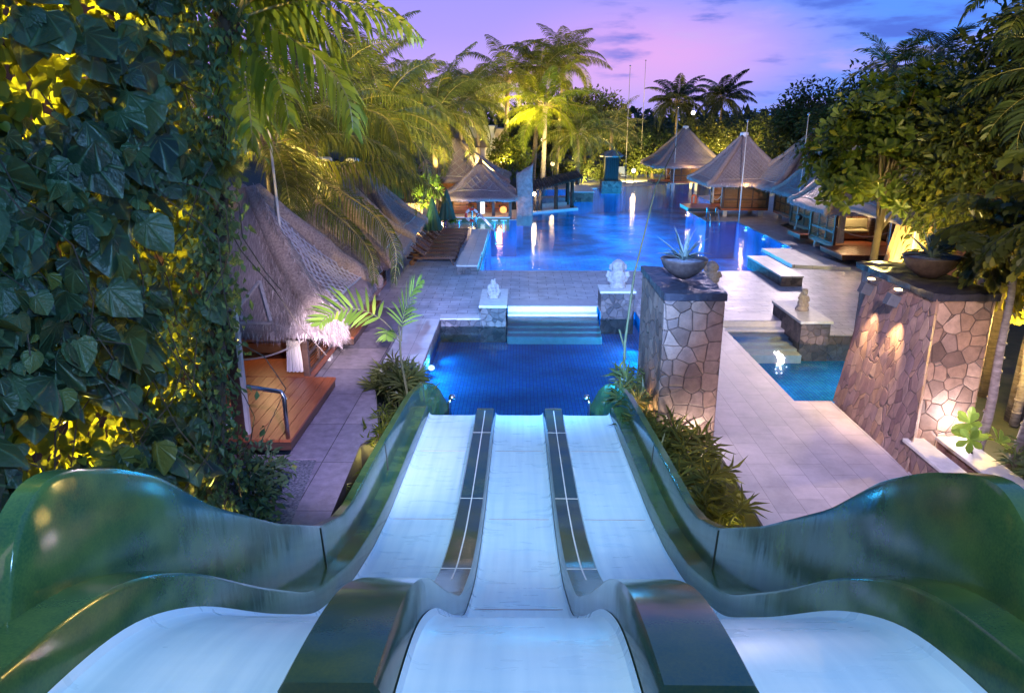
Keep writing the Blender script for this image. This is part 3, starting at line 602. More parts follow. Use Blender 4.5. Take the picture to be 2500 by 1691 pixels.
# second pillar with the battered wall
t = thing('stone_pillar', 'crazy-paved stone pillar with a battered slate flank and two black spotlights, under the leaning palms', 'pillar', (7.4, 13, 0), 0, 'tall stone pillars at the slide')
MB().b2(6.98, 7.96, 12.05, 14.9, -.4, 2.64).build('shaft', 'wallstone', t, world=True, bevel=.03)
bw = MB(); A0, A1, B0, B1 = V((6.25, 14.12, -1.1)), V((6.28, 10.85, -.1)), V((6.87, 14.27, 2.655)), V((6.93, 12.0, 2.655))
ns, nz = 24, 22; vs = []; fs = []
for j in range(nz + 1):
    for i in range(ns + 1):
        a = A0.lerp(A1, i / ns); b = B0.lerp(B1, i / ns); p = a.lerp(b, j / nz)
        vs.append(p + V((-1, 0, .25)) * (noise.noise(p * 2.3) * .02))
for j in range(nz):
    for i in range(ns):
        a = j * (ns + 1) + i; fs.append((a, a + 1, a + ns + 2, a + ns + 1))
bw.add(vs, fs)
bw.add([A1, (7.03, 12.045, -.1), (7.0, 12.045, 2.655), B1], [(0, 1, 2, 3)])
bw.add([A0, (6.99, 14.9, -1.1), (6.99, 14.9, 2.655), B0], [(3, 2, 1, 0)])
bw.build('battered_flank', 'battered', t, world=True)
mb = roughtop(6.86, 7.99, 12.0, 14.92, 2.715, 12, 24, .03); 
mb.build('top_slab', 'topslate', t, world=True)
for (x, y) in ((6.60, 13.62), (6.66, 12.72)):
    s = thing('wall_spotlight', 'black box spotlight on the battered slate wall, ' + ('the one farther from the slide' if y > 13 else 'the one nearer the slide'), 'spotlight', (x, y, 2.5), 0, 'wall spotlights on the battered stone')
    MB().bar((.16, 0, .12), (-.02, 0, .10), .05, .05).build('bracket', 'metal', s)
    MB().box((-.1, 0, -.06), (.2, .17, .2), 0, 0, .35).build('housing', 'greymetal', s, bevel=.01)
    MB().box((-.02, 0, .13), (.1, .1, .03)).build('lens', 'lamp_warm', s)
    light('SPOT', (x - .06, y, 2.29), 230, (1., .66, .30), .03, (x + .03, y, .9), 64, .8)
    light('POINT', (x + .02, y, 2.66), 1.5, (1., .7, .35), .03)
# low curb walls running towards the slide on the right
t = thing('low_wall', 'low slate-faced wall with pale cap running from the battered pillar towards the slide', 'low wall', (6.45, 9, 0))
MB().b2(6.36, 6.62, 6., 11.2, -.3, .40).build('face', 'battered', t, world=True); MB().b2(6.33, 6.68, 6., 11.25, .40, .46).build('cap', 'cap', t, world=True, bevel=.01)
t = thing('low_wall', 'outer low planter wall with wide pale cap at the feet of the leaning palms', 'low wall', (7.4, 9, 0))
MB().b2(7.12, 7.5, 5., 11.6, -.3, .27).build('face', 'battered', t, world=True); MB().b2(7.08, 7.56, 5., 11.62, .27, .33).build('cap', 'cap', t, world=True, bevel=.01)
# agave bowls
def blade(mb, base, az, tilt, L, wd, curl, nseg=7, fold=.25):
    d = V((math.cos(az), math.sin(az), 0)); sd = V((-math.sin(az), math.cos(az), 0)); p = V(base); ang = tilt; vs = []
    for i in range(nseg + 1):
        t = i / nseg; w_ = wd * (1 - t ** 2.2) * (.55 + .9 * min(t * 2.2, 1) * .5) + .003
        nrm = d * -math.sin(ang) + V((0, 0, 1)) * math.cos(ang)
        vs += [p - sd * w_ / 2 + nrm * fold * w_, p, p + sd * w_ / 2 + nrm * fold * w_]
        st = d * math.cos(ang) + V((0, 0, 1)) * math.sin(ang); p = p + st * L / nseg; ang -= curl / nseg
    fs = []
    for i in range(nseg):
        a = i * 3; fs += [(a, a + 1, a + 4, a + 3), (a + 1, a + 2, a + 5, a + 4)]
    mb.add(vs, fs, [(0, 0)] * len(vs))
def mk_agave_mat():
    m, nt, n, l = new_mat('agave'); g = N(nt, 'ShaderNodeNewGeometry'); v = coords(nt, 'Object', (30, 30, 3)); t = N(nt, 'ShaderNodeTexNoise'); t.inputs['Scale'].default_value = 2.; l.new(v, t.inputs['Vector'])
    r = ramp(nt, [(.3, (.09, .17, .15)), (.55, (.26, .32, .26)), (.75, (.42, .43, .32))]); l.new(t.outputs['Fac'], r.inputs['Fac'])
    b = bsdf(nt, Roughness=.5); l.new(r.outputs['Color'], b.inputs['Base Color']); out(nt, b.outputs['BSDF']); return m
M['agave'] = mk_agave_mat()
def bowl(loc, r, label, plabel, seed, L0):
    t = thing('bowl_planter', label, 'planter', loc, 0, 'clay bowls on the pillars')
    pr = [(.16 * r, 0), (.3 * r, .01), (.62 * r, .1), (.86 * r, .2), (1. * r, .33), (1.02 * r, .36), (.95 * r, .36), (.88 * r, .29), (.0, .27)]
    MB().lathe([(a, b * r / .42) for a, b in pr], 36).build('bowl', 'bowl', t, smooth=True)
    MB().lathe([(.9 * r, .30 * r / .42), (.4 * r, .33 * r / .42), (0, .34 * r / .42)], 24).build('pebbles', 'pebble', t)
    rr = random.Random(seed); mb = MB()
    a = thing('agave_plant', plabel, 'agave', (loc[0], loc[1], loc[2] + .3 * r / .42), 0, 'agaves in the clay bowls')
    for k in range(20):
        q = k / 20; blade(mb, (rr.uniform(-.03, .03), rr.uniform(-.03, .03), 0), k * 2.4 + rr.uniform(-.3, .3), 1.35 - q * 1.0 + rr.uniform(-.12, .12), L0 * rr.uniform(.75, 1.12), .068 * L0 / .55, rr.uniform(.2, 1.1) * (0.4 + q), fold=.35)
    mb.build('leaves', 'agave', a, smooth=True)
bowl((2.98, 13.25, 2.715), .42, 'dark clay bowl planter on the square pillar beside the walkway', 'silvery agave with spiky open leaves on the square pillar beside the walkway', 5, .62)
bowl((7.42, 13.25, 2.73), .47, 'wider clay bowl planter on the pillar with the two spotlights', 'striped agave on the pillar with the two spotlights, half under palm leaves', 9, .66)

# ------------------------------------------------------------------ carved statues
def statue(loc, h, rz, kind, label):
    mb = MB(); s = h / .8
    mb.lathe([(.23, 0), (.25, .03), (.24, .07), (.2, .1), (.22, .12), (.19, .16)], 20)
    if kind == 'horn':
        mb.ball((0, 0, .26), (.19, .16, .16)); mb.ball((0, -.06, .24), (.15, .14, .13)); mb.ball((-.15, -.08, .18), (.12, .13, .08)); mb.ball((.15, -.08, .18), (.12, .13, .08))
        mb.ball((0, 0, .47), (.14, .13, .14)); mb.ball((-.17, .02, .46), (.09, .04, .11)); mb.ball((.17, .02, .46), (.09, .04, .11))
        mb.tube([(0, -.11, .46), (.0, -.19, .4), (.02, -.2, .31), (.06, -.18, .26)], [.06, .05, .04, .03], 8)
        mb.tube([(-.2, 0, .36), (-.26, -.06, .28), (-.18, -.14, .26)], [.06, .05, .045], 8); mb.tube([(.2, 0, .36), (.26, -.06, .28), (.18, -.14, .26)], [.06, .05, .045], 8)
        mb.lathe([(.12, .56), (.14, .6), (.11, .64), (.12, .68), (.09, .72), (.09, .76)], 16); mb.box((.07, 0, .76), (.05, .08, .12), 0, 0, .2); mb.box((-.07, 0, .75), (.05, .08, .08), 0, 0, -.2)
    elif kind == 'round':
        mb.ball((0, 0, .3), (.24, .2, .2)); mb.ball((-.2, -.05, .22), (.11, .14, .1)); mb.ball((.2, -.05, .22), (.11, .14, .1)); mb.ball((0, .04, .4), (.2, .15, .14))
        mb.ball((0, 0, .6), (.19, .18, .19), 16, 10); mb.ball((-.2, -.02, .58), (.06, .05, .1)); mb.ball((.2, -.02, .58), (.06, .05, .1))
        for k in range(12): a = math.pi * 2 * k / 12; mb.tube([(.17 * math.cos(a), .17 * math.sin(a), .64), (.14 * math.cos(a), .14 * math.sin(a), .72), (.03 * math.cos(a), .03 * math.sin(a), .8)], [.03, .03, .02], 6)
        mb.tube([(-.24, 0, .46), (-.3, .02, .34), (-.24, -.1, .24)], [.075, .065, .06], 8); mb.tube([(.24, 0, .46), (.3, .02, .34), (.24, -.1, .24)], [.075, .065, .06], 8)
        mb.ball((0, -.17, .56), (.07, .06, .06))
    else:
        mb.ball((0, 0, .28), (.2, .17, .2)); mb.ball((0, -.05, .2), (.22, .19, .12)); mb.ball((0, .02, .46), (.15, .12, .14))
        mb.ball((.02, -.02, .66), (.125, .12, .13)); mb.lathe([(.13, .72), (.14, .75), (.1, .79), (.05, .81)], 14, (.02, 0, 0)); mb.ball((.02, -.13, .64), (.04, .04, .04))
        mb.tube([(-.14, 0, .52), (-.23, -.04, .48), (-.22, -.1, .62), (-.18, -.1, .68)], [.055, .05, .045, .045], 8); mb.tube([(.15, 0, .52), (.2, -.08, .4), (.08, -.18, .36)], [.06, .05, .045], 8)
        mb.tube([(.14, .1, .6), (.17, .1, .4), (.16, .1, .2)], [.05, .05, .05], 8)
    o = mb.build('stone_statue', 'statue', loc=loc); o.scale = (s, s, s); o.rotation_euler = (0, 0, rz); tag(o, label, 'statue', 'carved statues round the lower pool')
    r = o.modifiers.new('r', 'REMESH'); r.mode = 'VOXEL'; r.voxel_size = .018; r.use_smooth_shade = True
    tx = bpy.data.textures.new('pits', 'CLOUDS'); tx.noise_scale = .04; dm = o.modifiers.new('d', 'DISPLACE'); dm.texture = tx; dm.strength = .022; dm.mid_level = .5
statue((-.78, 21.35, .4), .58, .3, 'horn', 'smallest carved statue, grey-brown with big ears and a notched crown')
statue((2.95, 21.85, .62), .84, math.pi, 'round', 'stout carved statue with a ridged round head, seen from behind beside the bamboo pole')
statue((5.75, 21.85, .62), .8, math.pi + .3, 'round', 'carved statue half hidden behind the square stone pillar')
statue((7.86, 20.0, .4), .6, .35, 'up', 'whitest carved statue, holding one arm up, on the long pedestal in the small pool')

# ------------------------------------------------------------------ thatched huts
def roof_z(t, za, ze): return za - (za - ze) * (1 - max(0., 1 - t) ** 1.32)
def face_frames(rx, ry): return [((1, 0), (0, -1), rx, ry), ((0, 1), (1, 0), ry, rx), ((-1, 0), (0, 1), rx, ry), ((0, -1), (-1, 0), ry, rx)]
def make_roof(parent, rx, ry, ze, za, r0=.14, lat=True, latw=.02, pitch=.27, fringe=900, fl=.2, roll=.16, seed=1, rollmat='roll', finial=True, zc=0., lt=(.2, .86), nolat0=False):
    rr = random.Random(seed); mb = MB(); fr = MB(); la = MB(); rows = 12; cols = 12
    ph = seed * 3.7
    def P(k, s, t, up=0.):
        (ax, ay), (ox, oy), hw, hd = face_frames(rx, ry)[k]
        w_ = r0 + (hw - r0) * t; d = r0 + (hd - r0) * t; z = roof_z(t, za, ze) + up
        wob = noise.noise(V((s * 2 + ph, t * 4, k * 5.1))) * .09 * min(1, t * 3)
        return V((ax * s * w_ + ox * (d + wob * .3), ay * s * w_ + oy * (d + wob * .3), z + wob))
    for k in range(4):
        hw = face_frames(rx, ry)[k][2]; vs = []; uv = []; fs = []
        for i in range(rows + 1):
            t = i / rows
            for j in range(cols + 1):
                s = -1 + 2 * j / cols; vs.append(P(k, s, t)); uv.append((s * (r0 + (hw - r0) * t) + k * 7.3, t * 2.5 + seed * 1.7))
        thick = .2
        for ins, dz in ((0., -thick * .7), (.12, -thick), (.5, -thick * .4)):
            for j in range(cols + 1):
                s = -1 + 2 * j / cols; p = P(k, s, 1. - ins / face_frames(rx, ry)[k][3] if ins else 1.); p.z = ze + dz + (rr.uniform(-.03, .03) if ins < .3 else 0); vs.append(p); uv.append((s * hw + k * 7.3, 3.2 + ins))
        nr = rows + 4
        for i in range(nr - 1 ):
            for j in range(cols):
                a = i * (cols + 1) + j; fs.append((a, a + cols + 1, a + cols + 2, a + 1))
        mb.add(vs, fs, uv)
        for q in range(fringe // 4):
            s = rr.uniform(-1, 1); p = P(k, s, rr.uniform(.96, 1.01)); (ax, ay), (ox, oy) = face_frames(rx, ry)[k][:2]
            a = V((ax, ay, 0)) * .009 * rr.uniform(.7, 1.6); dn = V((ox * rr.uniform(0, .7) + ax * rr.uniform(-.3, .3), oy * rr.uniform(0, .7) + ay * rr.uniform(-.3, .3), -1)) * fl * rr.uniform(.5, 1.2)
            p.z -= rr.uniform(-.02, .12); fr.add([p - a, p + a, p + dn], [(0, 1, 2)])
        if lat and not (nolat0 and k == 0):
            hd = face_frames(rx, ry)[k][3]; T0, T1 = lt
            def pt(x, t):
                w_ = r0 + (hw - r0) * t; return P(k, max(-1, min(1, x / w_)), t, .035)
            sl_ = math.hypot(hd, za - ze)
            c = -hw * 3
            while c < hw * 3:
                for sg in (-1, 1):
                    prev = None
                    for i in range(29):
                        t = T0 + (T1 - T0) * i / 28; x = c + sg * t * sl_ * .8; w_ = r0 + (hw - r0) * t - .28
                        if abs(x) < w_:
                            p = pt(x, t)
                            if prev is not None: la.bar(prev, p, latw, latw * .7)
                            prev = p
                        else: prev = None
                c += pitch
            for t in (T1,):
                w_ = r0 + (hw - r0) * t - .28; pp = [pt(-w_ + 2 * w_ * i / 14, t) for i in range(15)]
                for a, b in zip(pp, pp[1:]): la.bar(a, b, latw * 1.3, latw)
            if lat == 'tri': pass
    ro = mb.build('roof', 'thatch', parent, smooth=True); ro.location.z = zc
    if fringe: fr.build('eave_straw', 'straw', ro)
    if lat: la.build('lattice', 'bamboo_lit' if nolat0 else 'bamboo', ro)
    for k in range(4):
        hp = MB(); pts = []; rad = []
        for i in range(15):
            t = i / 14 * 1.0; p = P(k, 1., t); pts.append(p + V((0, 0, .0))); rad.append(roll * (.55 + .45 * min(1, t * 2.5)) * (1 + .12 * noise.noise(V((t * 9, k, seed)))))
        e = (pts[-1] - pts[-2]).normalized(); rad[-1] *= .8; pts.append(pts[-1] + e * .05 + V((0, 0, -.10))); rad.append(roll * .45); pts.append(pts[-1] + e * .02 + V((0, 0, -.06))); rad.append(roll * .1)
        hp.tube(pts, rad, 10); hp.build('hip_roll', rollmat, ro, smooth=True)
    if finial:
        MB().lathe([(.17, -.08), (.2, 0), (.24, .03), (.24, .17), (.18, .21), (.0, .22)], 16, (0, 0, za)).build('finial', 'finial', ro, smooth=True)
    return ro
def louver_wall(parent, a, b, z0, z1, mat='louver', npan=3, label=None):
    a, b = V(a), V(b); d = (b - a); Ln = d.length; d.normalize(); nrm = V((-d.y, d.x, 0)); mb = MB()
    for i in range(npan + 1):
        p = a + d * Ln * i / npan; mb.bar((p.x, p.y, z0), (p.x, p.y, z1), .07, .05, up=nrm)
    for z in (z0 + .04, z1 - .04, z0 + (z1 - z0) * .33): mb.bar((a.x, a.y, z), (b.x, b.y, z), .045, .08)
    fr_ = mb.build('louvre_frame', 'darkwood', parent)
    mb = MB(); n = int((z1 - z0) / .075)
    for k in range(1, n):
        z = z0 + (z1 - z0) * k / n
        o = nrm * .018; mb.add([a + o + V((0, 0, z - .03)), b + o + V((0, 0, z - .03)), b - o + V((0, 0, z + .03)), a - o + V((0, 0, z + .03))], [(0, 1, 2, 3)])
        mb.add([a + o + V((0, 0, z - .042)), b + o + V((0, 0, z - .042)), b - o + V((0, 0, z + .018)), a - o + V((0, 0, z + .018))], [(3, 2, 1, 0)])
    mb.build('slats', mat, fr_); return fr_
def curtain(parent, x, y, z0, z1, w_=.34, rz=0.):
    mb = MB(); n = 26; vs = []; fs = []
    for i in range(n + 1):
        t = i / n
        for z, g, q in ((z1, 1., 0), (z0 + (z1 - z0) * .5, .8, .1), (z0 + .02, 1.05, .05)): vs.append((x + (t - .5) * w_ * g, y + math.sin(t * math.pi * 9) * .035 + q * .1, z))
    for i in range(n):
        for j in range(2): a = i * 3 + j; fs.append((a, a + 3, a + 4, a + 1))
    mb.add(vs, fs); return mb.build('curtain', 'curtain', parent, smooth=True)
def hut(loc, rz, label, R=2.2, ze=1.75, za=4.3, b=1.3, zd=.45, deck=None, rope=True, rail=False, seed=1, fringe=1100, roll=.16, pitch=.26, latw=.018, lamp=30., rollmat='roll', lamp_col=(1., .62, .28), finial=True):
    t = thing('thatched_hut', label, 'pool hut', loc, rz, 'thatched poolside huts')
    make_roof(t, R, R, ze, za, seed=seed, fringe=fringe, roll=roll, pitch=pitch, latw=latw, rollmat=rollmat, finial=finial, nolat0=not finial)
    MB().b2(-b - .05, b + .05, -b - .05, b + .05, zd - .12, zd).build('floor', 'deck', t)
    for sx in (-1, 1):
        for sy in (-1, 1):
            MB().box((sx * b, sy * b, (ze + .25 + zd) / 2), (.12, .12, ze + .25 - zd)).build('post', 'darkwood', t, bevel=.008)
            MB().box((sx * (b - .25), sy * (b - .25), zd / 2 - .08), (.22, .22, zd - .06)).build('footing', 'cap', t)
    louver_wall(t, (b, b, 0), (-b, b, 0), zd, ze + .05); louver_wall(t, (b, -b + .06, 0), (b, b - .06, 0), zd, ze + .05); louver_wall(t, (-b, b - .06, 0), (-b, -b + .06, 0), zd, ze + .05)
    curtain(t, b - .25, -b + .02, zd + .05, ze + .1); curtain(t, -b + .25, -b + .02, zd + .05, ze + .1)
    if rope:
        pts = [(-b + 2 * b * i / 16, -b - .07, zd + .78 - .42 * (1 - (2 * i / 16 - 1) ** 2)) for i in range(17)]
        MB().tube(pts, .02, 6).build('rope', 'rope', t, smooth=True)
    if deck:
        x0, x1, y0, y1 = deck; dk = MB(); n = max(3, int((x1 - x0) / .2)); wv = (x1 - x0) / n
        for i in range(n): dk.b2(x0 + wv * i + .006, x0 + wv * (i + 1) - .006, y0, y1, zd - .05, zd - .006)
        d = dk.build('deck', 'deck', t); MB().b2(x0 + .02, x1 - .02, y0 + .02, y1 - .02, zd - .2, zd - .05).build('fascia', 'darkwood', d)
    if lamp:
        c_, s_ = math.cos(rz), math.sin(rz); q = (0, .2)
        light('POINT', (loc[0] + q[0] * c_ - q[1] * s_, loc[1] + q[0] * s_ + q[1] * c_, loc[2] + ze + .12), lamp, lamp_col, .06)
    return t
def daybed(loc, rz, label):
    t = thing('day_bed', label, 'day bed', loc, rz, 'day beds inside the huts')
    MB().b2(-.95, .95, -.42, .42, .08, .32).build('base', 'louver', t, bevel=.02)
    for sx in (-1, 1):
        for sy in (-1, 1): MB().box((sx * .85, sy * .34, .04), (.08, .08, .08)).build('leg', 'darkwood', t)
    mb = MB(); mb.b2(-.93, .93, -.42, .40, .325, .45); mb.build('mattress', 'cushion', t, bevel=.05)
    MB().box((0, .33, .66), (1.86, .14, .42), 0, -.15).build('back_cushion', 'cushion', t, bevel=.05)
HA = (-5.7, 15.6, 0)
ha = hut(HA, 0, 'nearest left hut with shaggy lit thatch, timber deck in front', 2.2, 1.66, 4.1, 1.35, .45, (-1.3, 1.95, -4.5, -1.42), fringe=2400, roll=.24, seed=2, pitch=.21, latw=.028, lamp=45, rollmat='roll', finial=False)
# long loose straw on the near hips and front of this hut
def rnd3(rr):
    z = rr.uniform(-1, 1); a = rr.uniform(0, 6.283); r = math.sqrt(1 - z * z); return V((r * math.cos(a), r * math.sin(a), z))
st = MB(); rr = random.Random(4)
for q in range(13000):
    t = rr.random() ** .6; k = rr.choice((0, 0, 1, 1)); sgn = 1 if k == 0 else -1     # front face right half / right face front half
    s = sgn * (1 - rr.random() ** 1.6 * (.38 + .25 * t))
    rx = 2.2; w_ = .14 + (rx - .14) * t; z = roof_z(t, 4.1, 1.66)
    if k == 0: p = V((s * w_, -w_, z)); od = V((.15, -.55, -.75))
    else: p = V((w_, s * w_, z)); od = V((.55, -.15, -.75))
    cornerness = max(0, (abs(s) - .6) / .4); p = p + V((.12, -.12, .10)) * cornerness * 1.2 + V((0, 0, rr.uniform(.0, .07)))
    d = (od + V((rr.uniform(-.3, .3), rr.uniform(-.3, .3), rr.uniform(-.1, .25)))).normalized() * rr.uniform(.08, .22)
    sd = d.cross(V((rr.uniform(-1, 1), rr.uniform(-1, 1), .5))).normalized() * rr.uniform(.003, .006)
    st.add([p - sd, p + sd, p + d], [(0, 1, 2)])
for q in range(1100):      # ragged tuft over the corner where the hip meets the eave
    p = V((2.2, -2.2, 1.66)) + rnd3(rr) * rr.uniform(.12, .27); d = (V((.35, -.35, -.9)) + rnd3(rr) * .45).normalized() * rr.uniform(.08, .2); sd = d.cross(rnd3(rr)).normalized() * rr.uniform(.003, .006)
    st.add([p - sd, p + sd, p + d], [(0, 1, 2)])
st.build('loose_straw', 'straw', [c for c in ha.children if c.name.startswith('roof')][0])
# bamboo trim triangles on the front face of the near hut
tm = MB()
for a_, b_ in (((-1.5, .97), (1.05, .97)), ((-1.05, .93), (-.3, .5)), ((-.3, .5), (.45, .93)), ((.2, .93), (.62, .62)), ((.62, .62), (1.0, .95))):
    pa, pb = [V((x, -(.14 + 2.06 * t) - .1, roof_z(t, 4.1, 1.66) + .12)) for x, t in (a_, b_)]; tm.bar(pa, pb, .06, .04)
tm.build('trim', 'bamboo', [c for c in ha.children if c.name.startswith('roof')][0])
daybed((-5.8, 15.9, .45), 0, 'pale cushioned day bed inside the nearest left hut, behind a rope')
# chrome hand rail on its deck
t = thing('hand_rail', 'chrome tube hand rail standing on the deck of the nearest left hut', 'hand rail', (-4.2, 11.2, .45))
MB().tube([(-3.82, 11.15, .45), (-3.82, 11.15, 1.18), (-3.86, 11.17, 1.26), (-4.75, 11.5, 1.26)], .035, 10).build('rail', 'metal', t, world=True, smooth=True)
t = thing('deck_post', 'tall dark square post with pale edge strip beside the chrome rail', 'post', (-4.66, 11.35, -.02))
MB().b2(-.09, .09, -.07, .07, 0, 2.6).build('post', 'darkwood', t, bevel=.01); MB().b2(.093, .15, -.05, .05, .3, 2.6).build('edge_strip', 'painted_pole', t)
hut((-5.75, 22.2, 0), 0, 'second left hut with bluish lattice roof, deck showing past the nearer thatch', 2.2, 1.7, 4.2, 1.35, .45, (-1.3, 1.75, -5.15, -1.42), seed=3, rope=False, lamp=25, pitch=.24)
hut((-6.1, 27.6, 0), 0, 'third left hut, its brown thatch corner reaching past the hanging coconut frond', 2.3, 1.6, 3.9, 1.35, .45, None, seed=4, rope=False, lamp=10, rollmat='roll')
# right hand row
hut((14.35, 32.0, 0), 0, 'nearest right hut with curtain and rope, deck at the stone slab', 2.1, 1.95, 4.4, 1.3, .45, (-1.9, 1.2, -3.6, -1.4), seed=5, lamp=130)
hut((15.1, 36.6, 0), 0, 'second right hut, squeezed behind the nearest one with only its brown roof roll clear', 2.1, 2.0, 4.5, 1.3, .45, (-2.4, 1.2, -3.0, -1.4), seed=6, lamp=110)
hut((15.9, 41.6, 0), 0, 'third right hut, pale pole before its roof, beside the big-leafed tree', 2.9, 2.0, 4.75, 1.3, .45, None, seed=7, rope=False, lamp=20)
hut((13.0, 44.6, 0), -math.pi / 2, 'fourth right hut with closed louvred wall and white finial, on its own paved platform', 2.5, 2.0, 4.5, 1.3, .5, (-1.3, 1.1, -3.2, -1.42), seed=8, lamp=110)
hut((13.1, 61.0, 0), -math.pi / 2, 'farthest hut, square on, glowing louvred wall, at the far end of the pool', 2.9, 2.0, 4.7, 1.15, .7, (-1.3, 1.1, -2.6, -1.3), seed=9, lamp=90, pitch=.36)
daybed((14.4, 32.3, .45), 0, 'day bed under the nearest right hut, between curtain and rope')
daybed((15.0, 36.9, .45), 0, 'day bed under the second right hut, partly behind its hanging rope')
# a reed screened hut on the right, lit orange inside
t = thing('reed_screen_hut', 'flat-eaved hut with glowing reed screen behind the striped agave', 'hut', (14.6, 26.2, 0))
make_roof(t, 2.3, 2.3, 2.35, 4.6, seed=11, fringe=300, finial=False, roll=.14)
sc = MB(); n = 60; vs = []; fs = []
for i in range(n + 1):
    a = math.pi * (1.0 + .95 * i / n); q = .04 * math.sin(i * 2.1)
    for z, r in ((0., 1.75 + q), (1.2, 1.5 + q), (2.3, 1.3)): vs.append((r * math.cos(a), r * math.sin(a), z))
for i in range(n):
    for j in range(2): a = i * 3 + j; fs.append((a, a + 3, a + 4, a + 1))
sc.add(vs, fs).build('reed_screen', 'brownwall', t, smooth=True)
MB().b2(-1.2, 1.2, .6, .7, 0, 2.3).build('back_wall', 'darkwood', t)
for sx in (-1.5, 1.5): MB().box((sx, -1.7, 1.15), (.1, .1, 2.3)).build('post', 'painted_pole', t)
light('SPOT', (12.6, 22.6, .3), 60, (1., .45, .13), .1, (14.6, 25, 1.3), 70, .6)
# light masts
def mast(x, y, z0, z1, label, lamp=True, lean=0.):
    t = thing('light_mast', label, 'mast', (x, y, z0), 0, 'pale masts among the huts')
    MB().tube([(0, 0, 0), (lean * .5, 0, (z1 - z0) / 2), (lean, 0, z1 - z0)], [.035, .03, .022], 8).build('pole', 'painted_pole', t, smooth=True)
    MB().ball((lean, 0, z1 - z0 + .06), .07).build('cap', 'metal', t, smooth=True)
    if lamp: MB().box((.05, -.1, 1.0 if lamp == 1 else (z1 - z0) * .1), (.2, .22, .2), .4, .5).build('floodlight', 'blackmetal', t)
mast(-4.95, 15.4, 0, 6.1, 'pale mast rising from the palm fronds above the nearest left hut', 0, -.12)
mast(11.95, 40.6, 0, 5.3, 'pale mast standing before the fourth right hut, black floodlight at its middle', 0)
mast(13.2, 35.5, 0, 5.6, 'taller pale mast standing before the third right hut')
mast(11.9, 58.5, 0, 6.2, 'slim pole just left of the farthest hut', 0)
mast(9.2, 66., 0, 9.6, 'tall slim pole before the far dark tree', 0)
mast(12.7, 80., 0, 11., 'thin distant pole against the sky between the trees', 0)

for x, y, z, e in ((12.6, 41.9, 1.95, 30), (13.0, 57.6, 2.0, 60), (14.2, 29.9, 1.95, 36), (15.0, 34.6, 1.95, 30), (10.9, 44.6, 1.9, 24), (10.6, 61, 2., 40)):
    light('POINT', (x, y, z), e, (1., .6, .22), .05)
# ------------------------------------------------------------------ swim-up bar
t = thing('pool_bar', 'low swim-up bar under a wide bluish thatched roof, lit counter facing the pool', 'bar', (-2.3, 44, 0))
make_roof(t, 2.15, 2.5, 1.25, 2.95, seed=12, fringe=500, finial=False, roll=.12, pitch=.5, latw=.03, lt=(.3, .7))
MB().lathe([(.16, 2.85), (.2, 2.95), (.12, 3.1), (.05, 3.3), (0, 3.32)], 12).build('ridge_cap', 'darkwood', t)
MB().b2(-1.85, 1.7, -2.15, -1.75, -.6, .12).build('counter', 'louver', t); MB().b2(-1.95, 1.75, -2.25, -1.7, .12, .17).build('counter_top', 'cap', t)
MB().b2(-1.8, 1.8, 1.6, 1.75, -.6, 1.3).build('back_wall', 'louver', t)
sh = MB()
for z in (.25, .5, .75): sh.b2(-1.5, 1.5, 1.3, 1.58, z, z + .04)
sh.build('shelf', 'deck', t)
for x in (-1.75, -.05, .8, 1.75): MB().box((x, -1.7, .4), (.16, .16, 1.9)).build('post', 'darkwood', t)
sl2 = MB()
for k in range(5): sl2.b2(-1.5, -.7, -1.2, -1.1, .25 + k * .17, .36 + k * .17)
sl2.build('slat_screen', 'deck', t)
MB().b2(.05, .3, -1.66, -1.62, .3, .95).build('lit_sign', 'screen', t)
MB().ball((1.35, -1.5, .5), .2).build('globe', 'bar_glow', t, smooth=True)
mb = MB()
for k in range(14): mb.lathe([(.035, 0), (.035, .14), (.012, .19), (.012, .24)], 7, (-1.35 + k * .2, 1.44, (.29, .54)[k % 2]))
mb.build('bottle_row', 'bluefabric', t)
light('POINT', (-2.8, 43.2, 1.05), 90, (1., .62, .3), .25); light('POINT', (-1.2, 43.2, .95), 60, (1., .5, .25), .15)
light('POINT', (-3.2, 41.2, .95), 14, (1., .8, .6), .1)
for i, x in enumerate((-3.4, -1.4, -.9)):
    s = thing('bar_stool', ('submerged bar stool at the lit end of the counter', 'submerged bar stool beside the glowing globe', 'submerged bar stool next to the rock slab')[i], 'stool', (x, 41.35, -.6), 0, 'stools in the water at the bar')
    MB().lathe([(.17, 0), (.17, .05), (.0, .06)], 14, (0, 0, .62)).build('seat', 'cap', s); MB().tube([(0, 0, 0), (0, 0, .62)], .05, 8).build('stem', 'metal', s)
# rough rock slab beside the bar
t = thing('rock_slab', 'tall rough rock slab with a slanting top between bar and pavilion', 'rock', (.25, 44.2, 0))
mb = MB(); vs = []; fs = []; nx, nz = 10, 16
for side, y in ((0, 43.8), (1, 44.6)):
    for j in range(nz + 1):
        for i in range(nx + 1):
            x = -.2 + .95 * i / nx; ht = 2.45 + .55 * (i / nx) ** 1.5 + .12 * noise.noise(V((x * 3, y, 2))); z = -.6 + (ht + .6) * j / nz
            vs.append((x + noise.noise(V((x * 2, z * 1.5, y))) * .07, y + noise.noise(V((x * 2.3, z * 2, y * 3))) * .09, z))
k = (nx + 1) * (nz + 1)
for j in range(nz):
    for i in range(nx):
        a = j * (nx + 1) + i; fs.append((a, a + 1, a + nx + 2, a + nx + 1)); fs.append((k + a, k + a + nx + 1, k + a + nx + 2, k + a + 1))
for j in range(nz):
    a = j * (nx + 1); fs.append((a, a + nx + 1, k + a + nx + 1, k + a)); a += nx; fs.append((a, k + a, k + a + nx + 1, a + nx + 1))
for i in range(nx): a = nz * (nx + 1) + i; fs.append((a, a + 1, k + a + 1, k + a))
mb.add(vs, fs).build('rock', 'rockwall', t, world=True, smooth=True)
